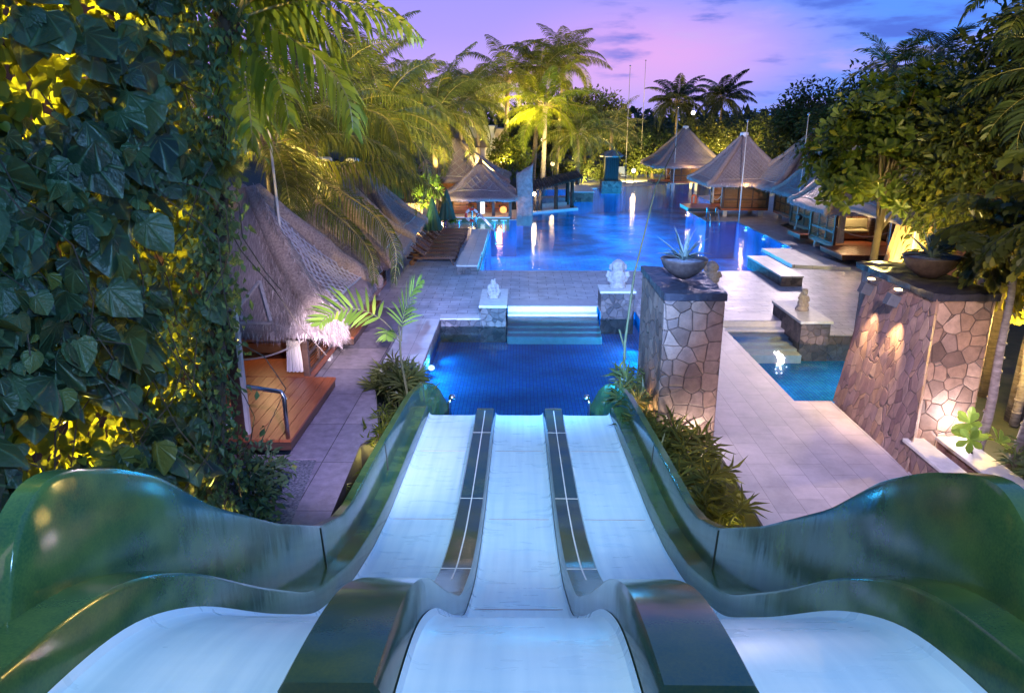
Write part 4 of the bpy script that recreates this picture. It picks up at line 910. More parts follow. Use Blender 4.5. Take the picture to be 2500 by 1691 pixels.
# pavilion standing in the water
t = thing('pool_pavilion', 'small open pavilion with thin tilted log roof, standing in the pool', 'pavilion', (2.2, 47, 0))
MB().prism([(.75, 45.1), (3.7, 47.3), (3.3, 49.4), (.75, 49.4)], -.1, .07).build('floor', 'cap', t, world=True)
MB().prism([(1.3, 46.6), (3., 47.8), (2.9, 48.2), (1.2, 47)], .06, .35).build('low_wall', 'cap', t, world=True)
for (x, y, h) in ((.95, 45.6, 1.25), (1.25, 45.75, 1.3), (2.25, 46.6, 1.4), (3.3, 47.4, 1.75), (3.1, 49., 1.8), (1., 49., 1.3)): MB().tube([(x, y, .0), (x, y, h)], [.13, .11], 9).build('post', 'bark', t, world=True, smooth=True)
rl = MB()
for k in range(22):
    q = k / 21; a = V((.55, 45.2, 1.25)).lerp(V((3.9, 47.1, 1.95)), q); b = V((.45, 49.6, 1.45)).lerp(V((3.7, 49.8, 2.15)), q); rl.tube([a, a.lerp(b, .5) + V((0, 0, U(-.03, .03))), b], .085, 6)
rl.build('log_roof', 'bark', t, world=True, smooth=True)
def lantern(p, r, e, col=(1., .72, .38), label='', mat='lamp_warm', lp=True, pole=True):
    t = thing('garden_lantern', label, 'lantern', p, 0, 'glowing lanterns in the garden')
    MB().ball((0, 0, 0), r, 12, 8).build('bulb', mat, t, smooth=True)
    MB().lathe([(r * 1.3, r * .95), (r * .4, r * 1.4), (0, r * 1.45)], 10).build('cap', 'blackmetal', t)
    if pole: MB().tube([(0, 0, -p[2]), (0, 0, -r)], .03, 6).build('post', 'blackmetal', t)
    if lp: light('POINT', (p[0], p[1] - r * 1.6, p[2]), e * (.35 if e != 60 else 1.), col, r)
lantern((.86, 45.3, 1.12), .09, 60, (1., .72, .4), 'brightest lantern, on the near corner post of the tilted-roof pavilion', 'lamp_star', True, False)
lantern((2.6, 60.5, 2.0), .16, 160, label='tall lantern among the palms, behind the pavilion roof')
lantern((4.2, 59.8, 1.2), .13, 120, label='low lantern just above the outer end of the pavilion roof')
lantern((9.6, 64, 1.25), .17, 200, label='lantern at the far bank just left of the farthest hut', mat='lamp_white')
lantern((1.7, 58, 3.9), .13, 120, label='high lantern against the pale curved palm trunk', mat='lamp_white')
lantern((-5.4, 44.4, 1.6), .11, 70, (1., .75, .3), label='left of the two twin lanterns behind the hanging frond', mat='lamp_white')
lantern((-5.0, 44.6, 1.6), .11, 0, (1., .75, .3), label='right of the two twin lanterns behind the hanging frond', mat='lamp_white', lp=False)
lantern((17.4, 78, 6.), .2, 0, (1., .85, .8), label='street lamp shining over the far trees at the end of a cable', mat='lamp_white', lp=False)
# building and latticed roof behind the bar
t = thing('garden_pavilion', 'larger pavilion with plum coloured latticed roof rising behind the bar', 'pavilion', (-4.3, 51, 0))
make_roof(t, 3.6, 2.9, 1.7, 4.2, seed=14, fringe=0, finial=False, roll=.14, pitch=.62, latw=.05)
for sx in (-2.8, 2.8):
    for sy in (-2.2, 2.2): MB().box((sx, sy, .9), (.2, .2, 1.8)).build('post', 'darkwood', t)
MB().b2(-2.8, 2.8, 1.5, 1.6, 0, 1.8).build('back_wall', 'louver', t)
light('POINT', (-5.2, 49.8, 1.3), 60, (1., .55, .25), .1)
t = thing('plaster_house', 'pale plaster house wall with brown corner pier behind the palms', 'house', (-3, 62, 0))
MB().b2(-4.6, -2.0, 60.5, 68, 0, 4.9).build('wall', 'plaster', t, world=True); MB().b2(-1.99, -1.2, 60.45, 68, 0, 4.7).build('corner_pier', 'rockwall', t, world=True)
rf = MB(); rf.add([(-8.6, 59.4, 3.3), (-2.4, 59.4, 3.3), (-3.6, 63, 5.6), (-7.6, 63, 5.6), (-2.4, 68.4, 3.3)], [(0, 1, 2, 3), (1, 4, 2)]).build('roof', 'roll', t, world=True)
MB().b2(-1.96, -1.3, 60.38, 60.449, 2.9, 2.98).build('ledge', 'plaster', t, world=True)
t = thing('planter_wall', 'low pale planter wall behind the closed umbrellas', 'low wall', (-6.5, 45.4, 0))
MB().b2(-9.3, -5.2, 45.2, 45.5, 0, .55).build('wall', 'plaster', t, world=True)
light('POINT', (-6.6, 46.6, .5), 60, (1., .62, .3), .1)
t = thing('stone_ledge', 'small pale walled ledge in the water beside the pavilion', 'ledge', (4, 54, 0))
MB().b2(3.6, 5.1, 52.2, 57.6, -.1, .55).build('wall', 'wallstone', t, world=True); MB().b2(3.5, 5.2, 52.1, 57.7, .55, .62).build('cap', 'cap', t, world=True)
t = thing('stone_ledge', 'curved low stone rim behind the pavilion posts', 'ledge', (2.5, 53, 0))
MB().prism([(1.0, 51.), (3.5, 51.6), (3.5, 53.), (1.0, 52.2)], -.1, .28).build('rim', 'rockwall', t, world=True)
t = thing('fountain_pier', 'dark fluted fountain pier standing in the pool at the far bank', 'fountain', (7.4, 61.5, 0))
MB().box((0, 0, .15), (1.6, 1.6, 1.0)).build('plinth', 'darkstone', t); fl_ = MB()
for k in range(-3, 4): fl_.box((k * .16, -.5, 1.55), (.1, .1, 1.9))
fl_.box((0, 0, 1.55), (1.1, .92, 1.9)); fl_.build('shaft', 'blackstone', t); MB().lathe([(.9, 2.5), (1.0, 2.6), (.5, 2.95), (0, 3.05)], 8).build('cap', 'rockwall', t)
MB().lathe([(.5, .0), (.45, .08), (0, .12)], 14, (-1.6, -.3, .02)).build('water_jet', 'white', t)
# ------------------------------------------------------------------ loungers, umbrellas, ladder, life rings
def lounger(loc, rz, label, wood='loungewood', back=.62):
    t = thing('sun_lounger', label, 'sun lounger', loc, rz, 'wooden loungers in a row along the seat wall')
    fr = MB()
    for y in (-.32, .32): fr.b2(-.95, .95, y - .03, y + .03, .26, .34)
    fr.b2(.89, .95, -.32, .32, .26, .34); fr.build('frame', wood, t)
    sl_ = MB()
    for k in range(12): sl_.b2(-.22 + k * .095, -.15 + k * .095, -.3, .3, .342, .365)
    sl_.build('seat', wood, t)
    bk = MB(); d = V((-math.cos(back), 0, math.sin(back)))
    for y in (-.29, .29): bk.bar((-.24, y, .35), V((-.24, y, .35)) + d * .78, .05, .04)
    for k in range(9): p = V((-.24, 0, .36)) + d * (.05 + .085 * k); bk.bar((p.x, -.28, p.z), (p.x, .28, p.z), .06, .025, up=(d.z, 0, -d.x))
    bk.build('backrest', wood, t)
    for x, y in ((.75, -.3), (.75, .3)): MB().bar((x, y, .27), (x + .12, y, 0), .05, .05).build('leg', wood, t)
    for y in (-.36, .36):
        mb = MB(); mb.tube([(-.75, y - .02, .11), (-.75, y + .02, .11)], .11, 14); mb.bar((-.75, y * .93, .11), (-.7, y * .93, .28), .05); mb.build('wheel', wood, t)
    return t
labs = ['nearest wooden lounger, frame end toward the seat wall, wheels on the paving', 'second wooden lounger from the seat block, backrest raised', 'third wooden lounger, just before the closed green umbrella', 'fourth wooden lounger, beside the umbrella pole', 'fifth wooden lounger behind the umbrella pole', 'sixth wooden lounger in the row', 'seventh wooden lounger in the row', 'farthest wooden lounger, next to the life ring post']
l0 = lounger((-3.45, 28.75, 0), 0, labs[0])
for i in range(1, 8): dup(l0, (-3.45 + U(-.06, .06), 28.75 + i * 1.02, 0), U(-.05, .05), labs[i])
def umbrella(loc, zt, zb, r, label):
    t = thing('closed_umbrella', label, 'umbrella', loc, 0, 'closed green umbrellas')
    MB().tube([(0, 0, 0), (0, 0, zt + .05)], .028, 8).build('pole', 'loungewood', t); MB().lathe([(.25, 0), (.25, .06), (.05, .1)], 14).build('base', 'blackstone', t)
    mb = MB(); n = 40; vs = []; fs = []; H_ = 9
    for i in range(H_ + 1):
        q = i / H_; z = zt - (zt - zb) * q
        for k in range(n): a = 2 * math.pi * k / n; R_ = (.02 + r * q ** .75) * (1 + .22 * q * math.cos(a * 8)); vs.append((R_ * math.cos(a), R_ * math.sin(a), z + (.04 * math.cos(a * 8) if i == H_ else 0)))
    for i in range(H_):
        for k in range(n): a = i * n + k; b = i * n + (k + 1) % n; fs.append((a, b, b + n, a + n))
    mb.add(vs, fs).build('canopy', 'greenfabric', t, smooth=True)
umbrella((-3.85, 32.7, 0), 2.2, .78, .34, 'nearest closed green umbrella, standing among the wooden loungers')
umbrella((-3.55, 36.2, 0), 2.25, .8, .34, 'closed green umbrella behind the nearest one, before the bar roof')
umbrella((-7.4, 44.6, 0), 2.5, .9, .42, 'farthest closed green umbrella, half behind the hanging frond, at the planter wall')
t = thing('wooden_armchair', 'orange brown wooden slatted chair before the planter wall', 'chair', (-5.9, 41, 0), .2)
mb = MB()
for k in range(7): mb.b2(-.42 + k * .14, -.33 + k * .14, -.3, -.26, .4, 1.05)
mb.build('backrest', 'deck', t); MB().b2(-.45, .55, -.3, .55, .36, .41).build('seat', 'deck', t)
for x in (-.4, .5):
    for y in (-.27, .5): MB().b2(x - .03, x + .03, y - .03, y + .03, 0, .36).build('leg', 'deck', t)
t = thing('life_ring', 'white and red life ring hung on a steel post beside the pool ladder', 'life ring', (-2.45, 37.9, 0))
MB().tube([(0, 0, 0), (0, 0, 1.15)], .035, 8).build('post', 'metal', t)
for mtl, off in (('red', 0), ('white', 1)):
    mb = MB()
    for k in range(4):
        a0 = math.pi / 2 * k + (math.pi / 4) * off - .38; mb.tube([(.29 * math.cos(a0 + .77 * i / 6), -.07, .78 + .29 * math.sin(a0 + .77 * i / 6)) for i in range(7)], .065, 8)
    mb.build('ring_band', mtl, t, smooth=True)
def ladder(loc, rz, label, s=1.):
    t = thing('pool_ladder', label, 'pool ladder', loc, rz, 'steel pool hand rails')
    for y in (-.25, .25): MB().tube([(-.7, y, 0), (-.7, y, .62 * s), (-.62, y, .72 * s), (-.5, y, .74 * s), (.25, y, .12), (.32, y, -.5)], .03, 8).build('rail', 'metal', t, smooth=True)
    for z in (-.25, -.5): MB().b2(.27, .37, -.25, .25, z - .02, z + .02).build('tread', 'metal', t)
ladder((-1.5, 37.0, 0), 0, 'steel ladder rails at the left edge of the pool beside the life ring', 1.25)
ladder((10.75, 41.2, 0), -math.pi / 2, 'steel ladder rails at the platform of the fourth right hut', 1.)
t = thing('buoy_post', 'short post with an orange life buoy at the tip of the platform', 'life buoy', (10.7, 46.2, 0))
MB().tube([(0, 0, 0), (0, 0, 1.1)], .04, 8).build('post', 'painted_pole', t); MB().tube([(.0, -.06, .7 + .3), (.12, -.06, .9), (.12, -.06, .5), (0, -.06, .4), (-.12, -.06, .5), (-.12, -.06, .9), (0, -.06, 1.)], .06, 8).build('buoy', 'orange', t, smooth=True)
def sling(loc, rz, label):
    t = thing('deck_chair', label, 'deck chair', loc, rz, 'navy deck chairs on the far banks')
    mb = MB(); mb.box((0, .1, .38), (.62, .75, .05), 0, .12); mb.box((0, .55, .72), (.62, .06, .8), 0, -.35); mb.build('sling', 'bluefabric', t)
    for x in (-.33, .33): mb = MB(); mb.bar((x, -.3, 0), (x, .1, .45), .05); mb.bar((x, .5, 0), (x, .3, .5), .05); mb.bar((x, -.3, .55), (x, .6, .6), .05); mb.build('leg', 'blackmetal', t)
    return t
s0 = sling((14.1, 50.6, 0), .15, 'navy deck chair behind the fourth right hut, nearer the pool')
for x, y, lb in ((15.7, 50.4, 'navy deck chair behind the fourth right hut, farther from the pool'), (7.9, 71, 'navy deck chair on the far bank beside the fountain pier'), (9.7, 71, 'navy deck chair on the far bank beside the lantern'), (3.6, 69.5, 'navy deck chair on the far bank above the pavilion roof'), (2.2, 69, 'navy deck chair on the far bank at the foot of the palms'), (5.6, 70.5, 'navy deck chair on the far bank under the dark tree')): dup(s0, (x, y, .02), U(-.3, .3), lb)
t = thing('garden_wall', 'short pale rendered wall with a wash of white light behind the navy deck chairs', 'wall', (15.4, 53, 0))
MB().b2(13.7, 17.4, 53, 53.2, 0, 2.0).build('wall', 'plaster', t, world=True); light('POINT', (14.6, 52.4, .5), 30, (.85, .9, 1.), .1)
t = thing('side_table', 'small dark round table between the two navy deck chairs', 'table', (14.9, 50.4, 0)); MB().lathe([(.25, .45), (.25, .5), (0, .51)], 12).build('top', 'blackmetal', t); MB().tube([(0, 0, 0), (0, 0, .45)], .06, 8).build('stem', 'blackmetal', t)
# cable to the street lamp
tag(MB().tube([(17.4, 78, 6.0), (21, 78, 6.05), (26, 78, 6.35)], .02, 5).build('cable', 'blackmetal'), 'thin overhead cable running right from the street lamp', 'cable')
# bamboo rod leaning over the pool
tag(MB().tube([(2.05, 13.7, .1), (2.12, 14.2, 1.2), (2.3, 14.6, 2.5), (2.75, 15.2, 4.2), (3.2, 15.6, 5.0)], [.03, .028, .022, .014, .008], 8).build('bamboo_pole', 'stem', smooth=True), 'thin leaning bamboo rod beside the square stone pillar', 'bamboo pole')
tag(MB().tube([(2.12, 14.2, 1.05), (2.0, 14.25, 1.45)], [.022, .018], 7).build('bamboo_stub', 'stem', smooth=True), 'short cut bamboo stub on the leaning rod', 'bamboo stub')
# pot by the reed hut
t = thing('plant_pot', 'tapered yellowish pot at the foot of the reed screened hut', 'pot', (12.45, 25.2, 0)); MB().lathe([(.2, 0), (.3, .6), (.32, .62), (.26, .62), (.25, .5), (0, .5)], 4).build('pot', 'brownwall', t)
# red and white float behind the near post
t = thing('marker_float', 'red and white banded float by the ivy trunk', 'float', (-5.05, 11.7, 0)); 
for i, (z, mtl) in enumerate(((0.2, 'red'), (.42, 'white'), (.6, 'red'))): MB().lathe([(.13, 0), (.14, .1), (.13, .2)], 14, (0, 0, z)).build('band', mtl, t, smooth=True)
# pool lamps: lenses in the walls under water, each with its light
def plamp(p, e, label, tgt=None, col=(.04, .5, 1.)):
    t = thing('pool_light', label, 'pool light', p, 0, 'round pool lights under water'); MB().ball((0, 0, 0), (.09, .09, .07), 12, 6).build('lens', 'pool_lamp', t, smooth=True)
    light('POINT', (p[0], p[1], p[2] + .12), e, col, .09)
plamp((-2.2, 17.4, -.45), 80, 'pool light on the left wall of the lower pool'); plamp((3.3, 18.5, -.5), 80, 'pool light in the lower pool behind the square pillar')
plamp((0., 13.1, -.5), 80, 'pool light below the slide mouth'); plamp((8.6, 16.5, -.5), 90, 'pool light in the small pool behind the slate wall')
plamp((8.8, 26.9, -.25), 45, 'pool light at the foot of the long stone seat')
for i, (y) in enumerate((33.6, 36.4, 39.4)): plamp((12., y, -.2), 10, ('nearest', 'middle', 'farthest')[i] + ' of three small pool lights along the right bank')
gx = [(x, y) for y in range(29, 60, 3) for x in (.8, 3.4, 6.0, 8.6) if not (x > 9.5 and 40 < y < 47.5) and not (x < 5.5 and y > 42)]  # added grid of lights without lenses, evening out the main pool's brightness
for x, y in gx + [(-.8, 30.), (-.8, 33.5), (-.9, 36.5), (-2., 40.)]:
    light('POINT', (x + U(-.6, .6), y + U(-.6, .6), -.55), 160 + 2.8 * (y - 29), (.02, .52, 1.), .4)
# sharper dusk floods on the masts washing the terrace
FL = (.56, .52, 1.)
light('SPOT', (11.9, 40.4, 4.9), 2200, (.9, .72, .9), .15, (4, 28, 0), 70, .8)
light('SPOT', (13.1, 35.3, 5.2), 2600, (1., .8, .8), .12, (12.4, 31, 1.5), 90, .9)
# unseen floods on huts, walkway, terrace; extra heads added to brighten slide, pools, foliage
ft = thing('flood_mast', 'unseen floodlight mast on the launch tower behind the camera', 'mast', (1.9, -1.2, 3.5))
MB().tube([(0, 0, 0), (0, 0, 6.4)], .06, 8).build('pole', 'metal', ft)
for (x, y, z), e, col, tg, cn in (((2.2, -.9, 8.2), 9500, (.86, .64, .95), (5.7, 13., 0), 25), ((.2, -.9, 6.2), 42000, (.98, .82, 1.), (-3.35, 13.3, 1.55), 8), ((-.6, -1.3, 8.8), 800, (1., .76, .24), (0, 3.4, 3.), 64), ((2.2, -1., 9.0), 24000, (.56, .48, 1.), (-3.0, 12.5, 0), 17), ((2.2, -1.05, 8.8), 24000, (.70, .52, 1.), (-2.9, 19.5, 0), 12), ((0, -1.3, 9.8), 1500, (.22, .60, 1.), (0, 7.5, 0), 84), ((.1, -1.3, 9.6), 11500, (.60, .80, 1.), (0, 10.8, .2), 25), ((-.2, -1., 8.6), 82000, (.22, .42, 1.), (.8, 20.5, 0), 25), ((0, -1.05, 9.3), 46000, (.03, .45, 1.), (.4, 17.2, -.4), 15), ((.4, -1., 9.), 9000, (1., .95, 1.), (1., 21.2, -.2), 8), ((2.6, -1., 7.6), 3200, (1., .78, .28), (8.4, 11.6, 3.9), 22), ((1.9, -1., 6.5), 9000, (.92, .74, 1.), (-4.1, 14.6, 2.5), 13), ((2.3, -1.1, 9.3), 52000, (1., .78, .86), (13., 47, 2.8), 9), ((2.35, -1.1, 8.4), 11000, (1., .76, .78), (6.5, 12.6, 1.2), 16), ((1.7, -1.1, 9.3), 26000, (.62, .52, 1.), (-2.6, 43, 2.), 13), ((1.2, -1.1, 9.4), 150000, (1., .80, .28), (.8, 58, 8.4), 12), ((1., -1.1, 9.4), 150000, (1., .76, .24), (-5.6, 40, 6.3), 14), ((1., -1.15, 9.8), 22000, (1., .70, .22), (-4.3, 18, 4.6), 20), ((2.4, -1.1, 8.9), 16000, (1., .82, .24), (8.8, 18, 5.0), 17), ((1.4, -1., 6.6), 1500, (.24, .52, 1.), (-3.3, 6., 4.4), 46)):
    MB().box((x - 1.9, y + 1.2 - .12, z - 3.5 + .05), (.26, .2, .2)).build('floodlight', 'blackmetal', ft)
    light('SPOT', (x, y + .1, z), e, col, .1, tg, cn, .8)
for x, y, tx, e in ((-2.2, 14.4, 0., 60), (-2.2, 16.2, .4, 60), (-2.2, 18.6, .6, 60), (2.35, 14., 0., 60), (3.35, 16., .6, 70), (3.35, 19.4, .8, 60), (5.7, 16.4, 8., 40)):
    light('SPOT', (x, y, -.42), e, (.01, .46, 1.), .12, (tx, y + .1, -.5), 150, .6)  # added underwater spots without lenses, spreading blue across the lower pools
# uplights at the pillars
light('POINT', (2.1, 12.9, .25), 34, (1., .55, .2), .05); light('POINT', (2.95, 11.78, .12), 45, (1., .86, .82), .03); light('POINT', (7.62, 11.72, .45), 60, (1., .86, .9), .03)
# ------------------------------------------------------------------ vegetation
def rot_to(tip, nrm):
    y = V(tip).normalized(); x = y.cross(V(nrm)).normalized(); z = x.cross(y); return Matrix((x, y, z)).transposed()
VINE = [(0, 0), (.22, -.11), (.43, -.01), (.52, .2), (.47, .37), (.45, .50), (.34, .66), (.16, .87), (0, 1.02)]
def vine_leaf(mb, p, tip, nrm, s, fold=.22, curl=.25):
    R3 = rot_to(tip, nrm); mid = [(0, 0), (0, .3), (0, .62), (0, 1.02)]; vs = []; uv = []
    def q(x, y): return V(p) + R3 @ (V((x, y, -abs(x) * fold - curl * (y * y) * .5 - .25 * x * x)) * s)
    for x, y in mid: vs.append(q(x, y)); uv.append((x, y))
    for sg in (-1, 1):
        for x, y in VINE[1:-1]: vs.append(q(x * sg, y)); uv.append((x * sg, y))
    fs = []
    for sg, o in ((0, 4), (1, 11)):
        ids = [o + i for i in range(7)]
        f = [(0, ids[0], ids[1], 1), (1, ids[1], ids[2]), (1, ids[2], ids[3], 2), (2, ids[3], ids[4]), (2, ids[4], ids[5]), (2, ids[5], ids[6], 3)]
        f = f if sg else [t[::-1] for t in f]; fs += f
    mb.add(vs, fs, uv)
def simple_leaf(mb, p, tip, nrm, L, w, fold=.2, droop=.15):
    y = V(tip).normalized(); x = y.cross(V(nrm)); 
    if x.length < 1e-4: x = y.cross(V((1, 0, 0)))
    x.normalize(); z = x.cross(y); p = V(p); m = p + y * L * .5 - z * 0; 
    vs = [p, m + x * w / 2 + z * fold * w, p + y * L - z * droop * L, m - x * w / 2 + z * fold * w, m - z * droop * L * .25]
    mb.add(vs, [(0, 1, 4), (1, 2, 4), (0, 4, 3), (4, 2, 3)])
def rnd_dir(rr): 
    z = rr.uniform(-1, 1); a = rr.uniform(0, 6.283); r = math.sqrt(1 - z * z); return V((r * math.cos(a), r * math.sin(a), z))
def broad_tree(name, loc, h, rx, ry, rz_, nleaf, ls, label, mat='l_tree', seed=1, group='broadleaf trees', trunk_r=.16, rosette=False, cat='tree', gap=.0, clump=None, ncl=None):
    rr = random.Random(seed); t = thing(name, label, cat, loc, 0, group)
    cz = h - rz_; tb = MB(); 
    tb.tube([(0, 0, -.1), (rr.uniform(-.1, .1), rr.uniform(-.1, .1), cz * .5), (rr.uniform(-.2, .2), rr.uniform(-.2, .2), cz)], [trunk_r * 1.25, trunk_r, trunk_r * .75], 9)
    lf = MB(); ncl = ncl or max(14, int(nleaf / 55)); cl = []
    for k in range(ncl):
        d = rnd_dir(rr); 
        if d.z < -.55: d.z *= -.5
        r = rr.uniform(.55, 1.) ** .6 * (1 + .22 * noise.noise(d * 2.2 + V((seed, 0, 0)))); c = V((d.x * rx * r, d.y * ry * r, cz + d.z * rz_ * r)); cl.append((c, d))
        if k < 16: tb.tube([(0, 0, cz * rr.uniform(.55, .95)), c * .5 + V((0, 0, cz * .45)), c], [trunk_r * .5, trunk_r * .3, trunk_r * .1], 6, False)
    cr = clump or .36 * (rx + ry + rz_) / 3
    for c, d in cl:
        n = int(nleaf / ncl)
        if rosette:
            for _ in range(max(1, n // 8)):
                p = c + rnd_dir(rr) * cr * rr.random() ** .5; ax = (d * .7 + rnd_dir(rr) * .5 + V((0, 0, .5))).normalized()
                u = ax.cross(V((.3, .2, 1))).normalized(); v = ax.cross(u)
                for q in range(8):
                    a = q * 2.4 + rr.uniform(-.3, .3); e = .25 + .5 * (q / 8); dr = (u * math.cos(a) + v * math.sin(a)) * math.cos(e - .1) + ax * math.sin(e + .15)
                    simple_leaf2(lf, p, dr, ax, ls * rr.uniform(.75, 1.15), ls * .46)
        else:
            for _ in range(n):
                o = rnd_dir(rr) * rr.random() ** .45; p = c + V((o.x, o.y, o.z * .75)) * cr
                tip = (o + d * .4 + rnd_dir(rr) * .8 + V((0, 0, -.35))); nr = (o + d * .6 + V((0, 0, .6)) + rnd_dir(rr) * .5)
                simple_leaf(lf, p, tip, nr, ls * rr.uniform(.6, 1.2), ls * rr.uniform(.35, .55))
    tb.build('trunk', 'bark', t, smooth=True); lf.build('crown', mat, t); return t
def simple_leaf2(mb, p, tip, nrm, L, w):    # obovate leaf
    y = V(tip).normalized(); x = y.cross(V(nrm)).normalized(); z = x.cross(y); p = V(p); vs = []
    for t, ww in ((0, .04), (.35, .55), (.7, 1.), (.92, .62)):
        c = p + y * L * t - z * (.18 * L * t * t); h = w * ww / 2; vs += [c - x * h + z * h * .3, c, c + x * h + z * h * .3]
    vs.append(p + y * L - z * .2 * L)
    fs = []
    for i in range(3): a = i * 3; fs += [(a, a + 1, a + 4, a + 3), (a + 1, a + 2, a + 5, a + 4)]
    fs += [(9, 10, 12), (10, 11, 12)]; mb.add(vs, fs)
def dress(lf, rc, pts, nl=40, ll=.6, lw=.035, hang=.9, rr=RND, vee=.25, start=.14, r0=.022, fwd=.35, roll=0.):
    n = len(pts) - 1; pts = [V(p) for p in pts]
    rc.tube(pts, [r0 * (1 - .85 * i / n) for i in range(n + 1)], 5, False)
    for k in range(nl):
        t = start + (1 - start) * (k + .5) / nl; f = t * n; i = min(n - 1, int(f)); q = pts[i].lerp(pts[i + 1], f - i); tg = (pts[i + 1] - pts[i]).normalized()
        sd = tg.cross(V((0, 0, 1)))
        if sd.length < .12: sd = V((tg.y, -tg.x, .0)) if V((tg.y, -tg.x, 0)).length > .02 else V((1, 0, 0))
        sd.normalize(); up = sd.cross(tg)
        if roll: sd, up = sd * math.cos(roll) + up * math.sin(roll), up * math.cos(roll) - sd * math.sin(roll)
        ln = ll * (math.sin(math.pi * min(1, (.1 + .9 * (t - start) / (1 - start)) ** .7)) * .8 + .22)
        for s in (-1, 1):
            l_ = ln * rr.uniform(.85, 1.1)
            d = (sd * s + tg * (fwd + .5 * t) + up * vee * rr.uniform(.4, 1.1)).normalized()
            h = hang * rr.uniform(.8, 1.25)
            d2 = (d + V((0, 0, -h * .8))).normalized(); d3 = (d + V((0, 0, -h * 2.2))).normalized()
            b_ = q + d * l_ * .3; c_ = b_ + d2 * l_ * .35; e_ = c_ + d3 * l_ * .35; wv = (tg * .85 + up * rr.uniform(-.4, .4)).normalized() * lw / 2
            lf.add([q - wv * .5, q + wv * .5, b_ + wv, b_ - wv, c_ + wv * .85, c_ - wv * .85, e_], [(0, 1, 2, 3), (3, 2, 4, 5), (5, 4, 6)])
def frond(lf, rc, base, az, el, L, droop, nl=40, ll=.6, lw=.035, hang=.9, rr=RND, vee=.25, start=.14, r0=.022, bend=0., fwd=.35, roll=0.):
    p = V(base); pts = []; n = 14; e = el; a = az
    for i in range(n + 1):
        pts.append(p.copy()); d = V((math.cos(a) * math.cos(e), math.sin(a) * math.cos(e), math.sin(e))); p = p + d * L / n; e -= droop / n * (.5 + 1.1 * i / n); a += bend / n
    dress(lf, rc, pts, nl, ll, lw, hang, rr, vee, start, r0, fwd, roll)
def spline(P, n=18):
    P = [V(p) for p in P]; out_ = []
    for i in range(n + 1):
        f = i / n * (len(P) - 1); k = min(len(P) - 2, int(f)); t = f - k; p0 = P[max(0, k - 1)]; p1 = P[k]; p2 = P[k + 1]; p3 = P[min(len(P) - 1, k + 2)]
        out_.append(.5 * ((2 * p1) + (p2 - p0) * t + (2 * p0 - 5 * p1 + 4 * p2 - p3) * t * t + (3 * p1 - p0 - 3 * p2 + p3) * t ** 3))
    return out_
def palm(loc, zc, L, label, nf=30, nl=50, mat='l_palm', seed=1, lean=(0, 0), trunk='trunk', tr=.13, group='coconut palms', ll=None, lw=None, hang=.8, elo=-.5, ehi=1.35, az0=None, azr=None, droop=(.9, 1.7), paths=(), name='palm_tree', vee=.25, rib='rib'):
    rr = random.Random(seed * 17 + 3); t = thing(name, label, 'palm', loc, 0, group); tb = MB(); lf = MB(); rc = MB()
    top = V((lean[0], lean[1], zc - loc[2])); pts = [V((lean[0] * (q ** 1.3), lean[1] * (q ** 1.3), -.1 + (top.z + .1) * q)) for q in [i / 9 for i in range(10)]]
    tb.tube(pts, [tr * (1.35 - .5 * i / 9) for i in range(10)], 10)
    tb.ball(top + V((0, 0, -.05)), (tr * 1.5, tr * 1.5, tr * 2.4), 9, 6)
    ll = ll or L * .26; lw = lw or max(.04, L * .0145)
    for k in range(nf):
        q = (k + .5) / nf; az = k * 2.39996 + rr.uniform(-.25, .25)
        if az0 is not None: az = az0 + (rr.random() - .5) * azr
        el = ehi + (elo - ehi) * q ** .9 + rr.uniform(-.12, .12)
        frond(lf, rc, top + V((math.cos(az), math.sin(az), 0)) * tr, az, el, L * rr.uniform(.82, 1.1), rr.uniform(*droop) * (.75 + .4 * math.cos(el)), nl, ll, lw, hang * (1.1 - .35 * max(0, math.sin(el))), rr, vee, r0=L * .007, roll=rr.uniform(-.6, .6))
    for P, kw in paths: dress(lf, rc, [p - V(loc) for p in spline(P)], rr=rr, **kw)
    tb.build('trunk', trunk, t, smooth=True); rc.build('frond_rib', rib, t, smooth=True); lf.build('crown', mat, t); return t

# --- the big climbing vine on the left
rr = random.Random(21); A = V((-3.28, 7.0, 0)); B = V((-3.85, 4.8, 0)); nrm = V((.66, -.75, 0))
t = thing('climbing_vine', 'huge wall of lobed vine leaves, blue and dark green with yellow lit gaps', 'vine', (-3.3, 6, 0))
big = MB(); mid = MB(); sm_ = MB(); stem = MB()
def wallp(a, z): return A.lerp(B, a) + V((.125 * (z - 2) * (1 - .7 * a), 0, z))
def gapn(p): return noise.noise(V((p.x * 1.3 + p.y * .7, p.z * 1.1, 4.2))) + .6 * noise.noise(V((p.x * 3.1, p.z * 2.9, 9.)))
for k in range(3200):
    a = rr.uniform(-.02, 1.25); z = rr.uniform(1.2, 7.2); p = wallp(a, z) + nrm * (rr.uniform(-.4, .25) + .25 * noise.noise(V((a * 3, z * .9, 2))))
    if gapn(p) > .05: continue
    tip = V((rr.uniform(-.9, .9), rr.uniform(-.6, .6), -rr.uniform(.35, 1.1))) + nrm * rr.uniform(-.1, .6); n2 = nrm * rr.uniform(.4, 1.1) + rnd_dir(rr) * .75 + V((0, 0, .35))
    sz = .07 + .24 * rr.random() ** 1.8
    vine_leaf(big, p, tip, n2, sz * (1.1 if a > .25 else .85), rr.uniform(-.1, .75), rr.uniform(-.2, .9))
for k in range(5200):
    a = rr.uniform(-.03, 1.3); z = rr.uniform(1.0, 7.3); p = wallp(a, z) - nrm * rr.uniform(.1, .9)
    tip = V((rr.uniform(-.9, .9), rr.uniform(-.9, .9), -.7)); n2 = nrm * .6 + rnd_dir(rr)
    vine_leaf(mid, p, tip, n2, rr.uniform(.07, .17), rr.uniform(.0, .6), rr.uniform(-.2, .8))
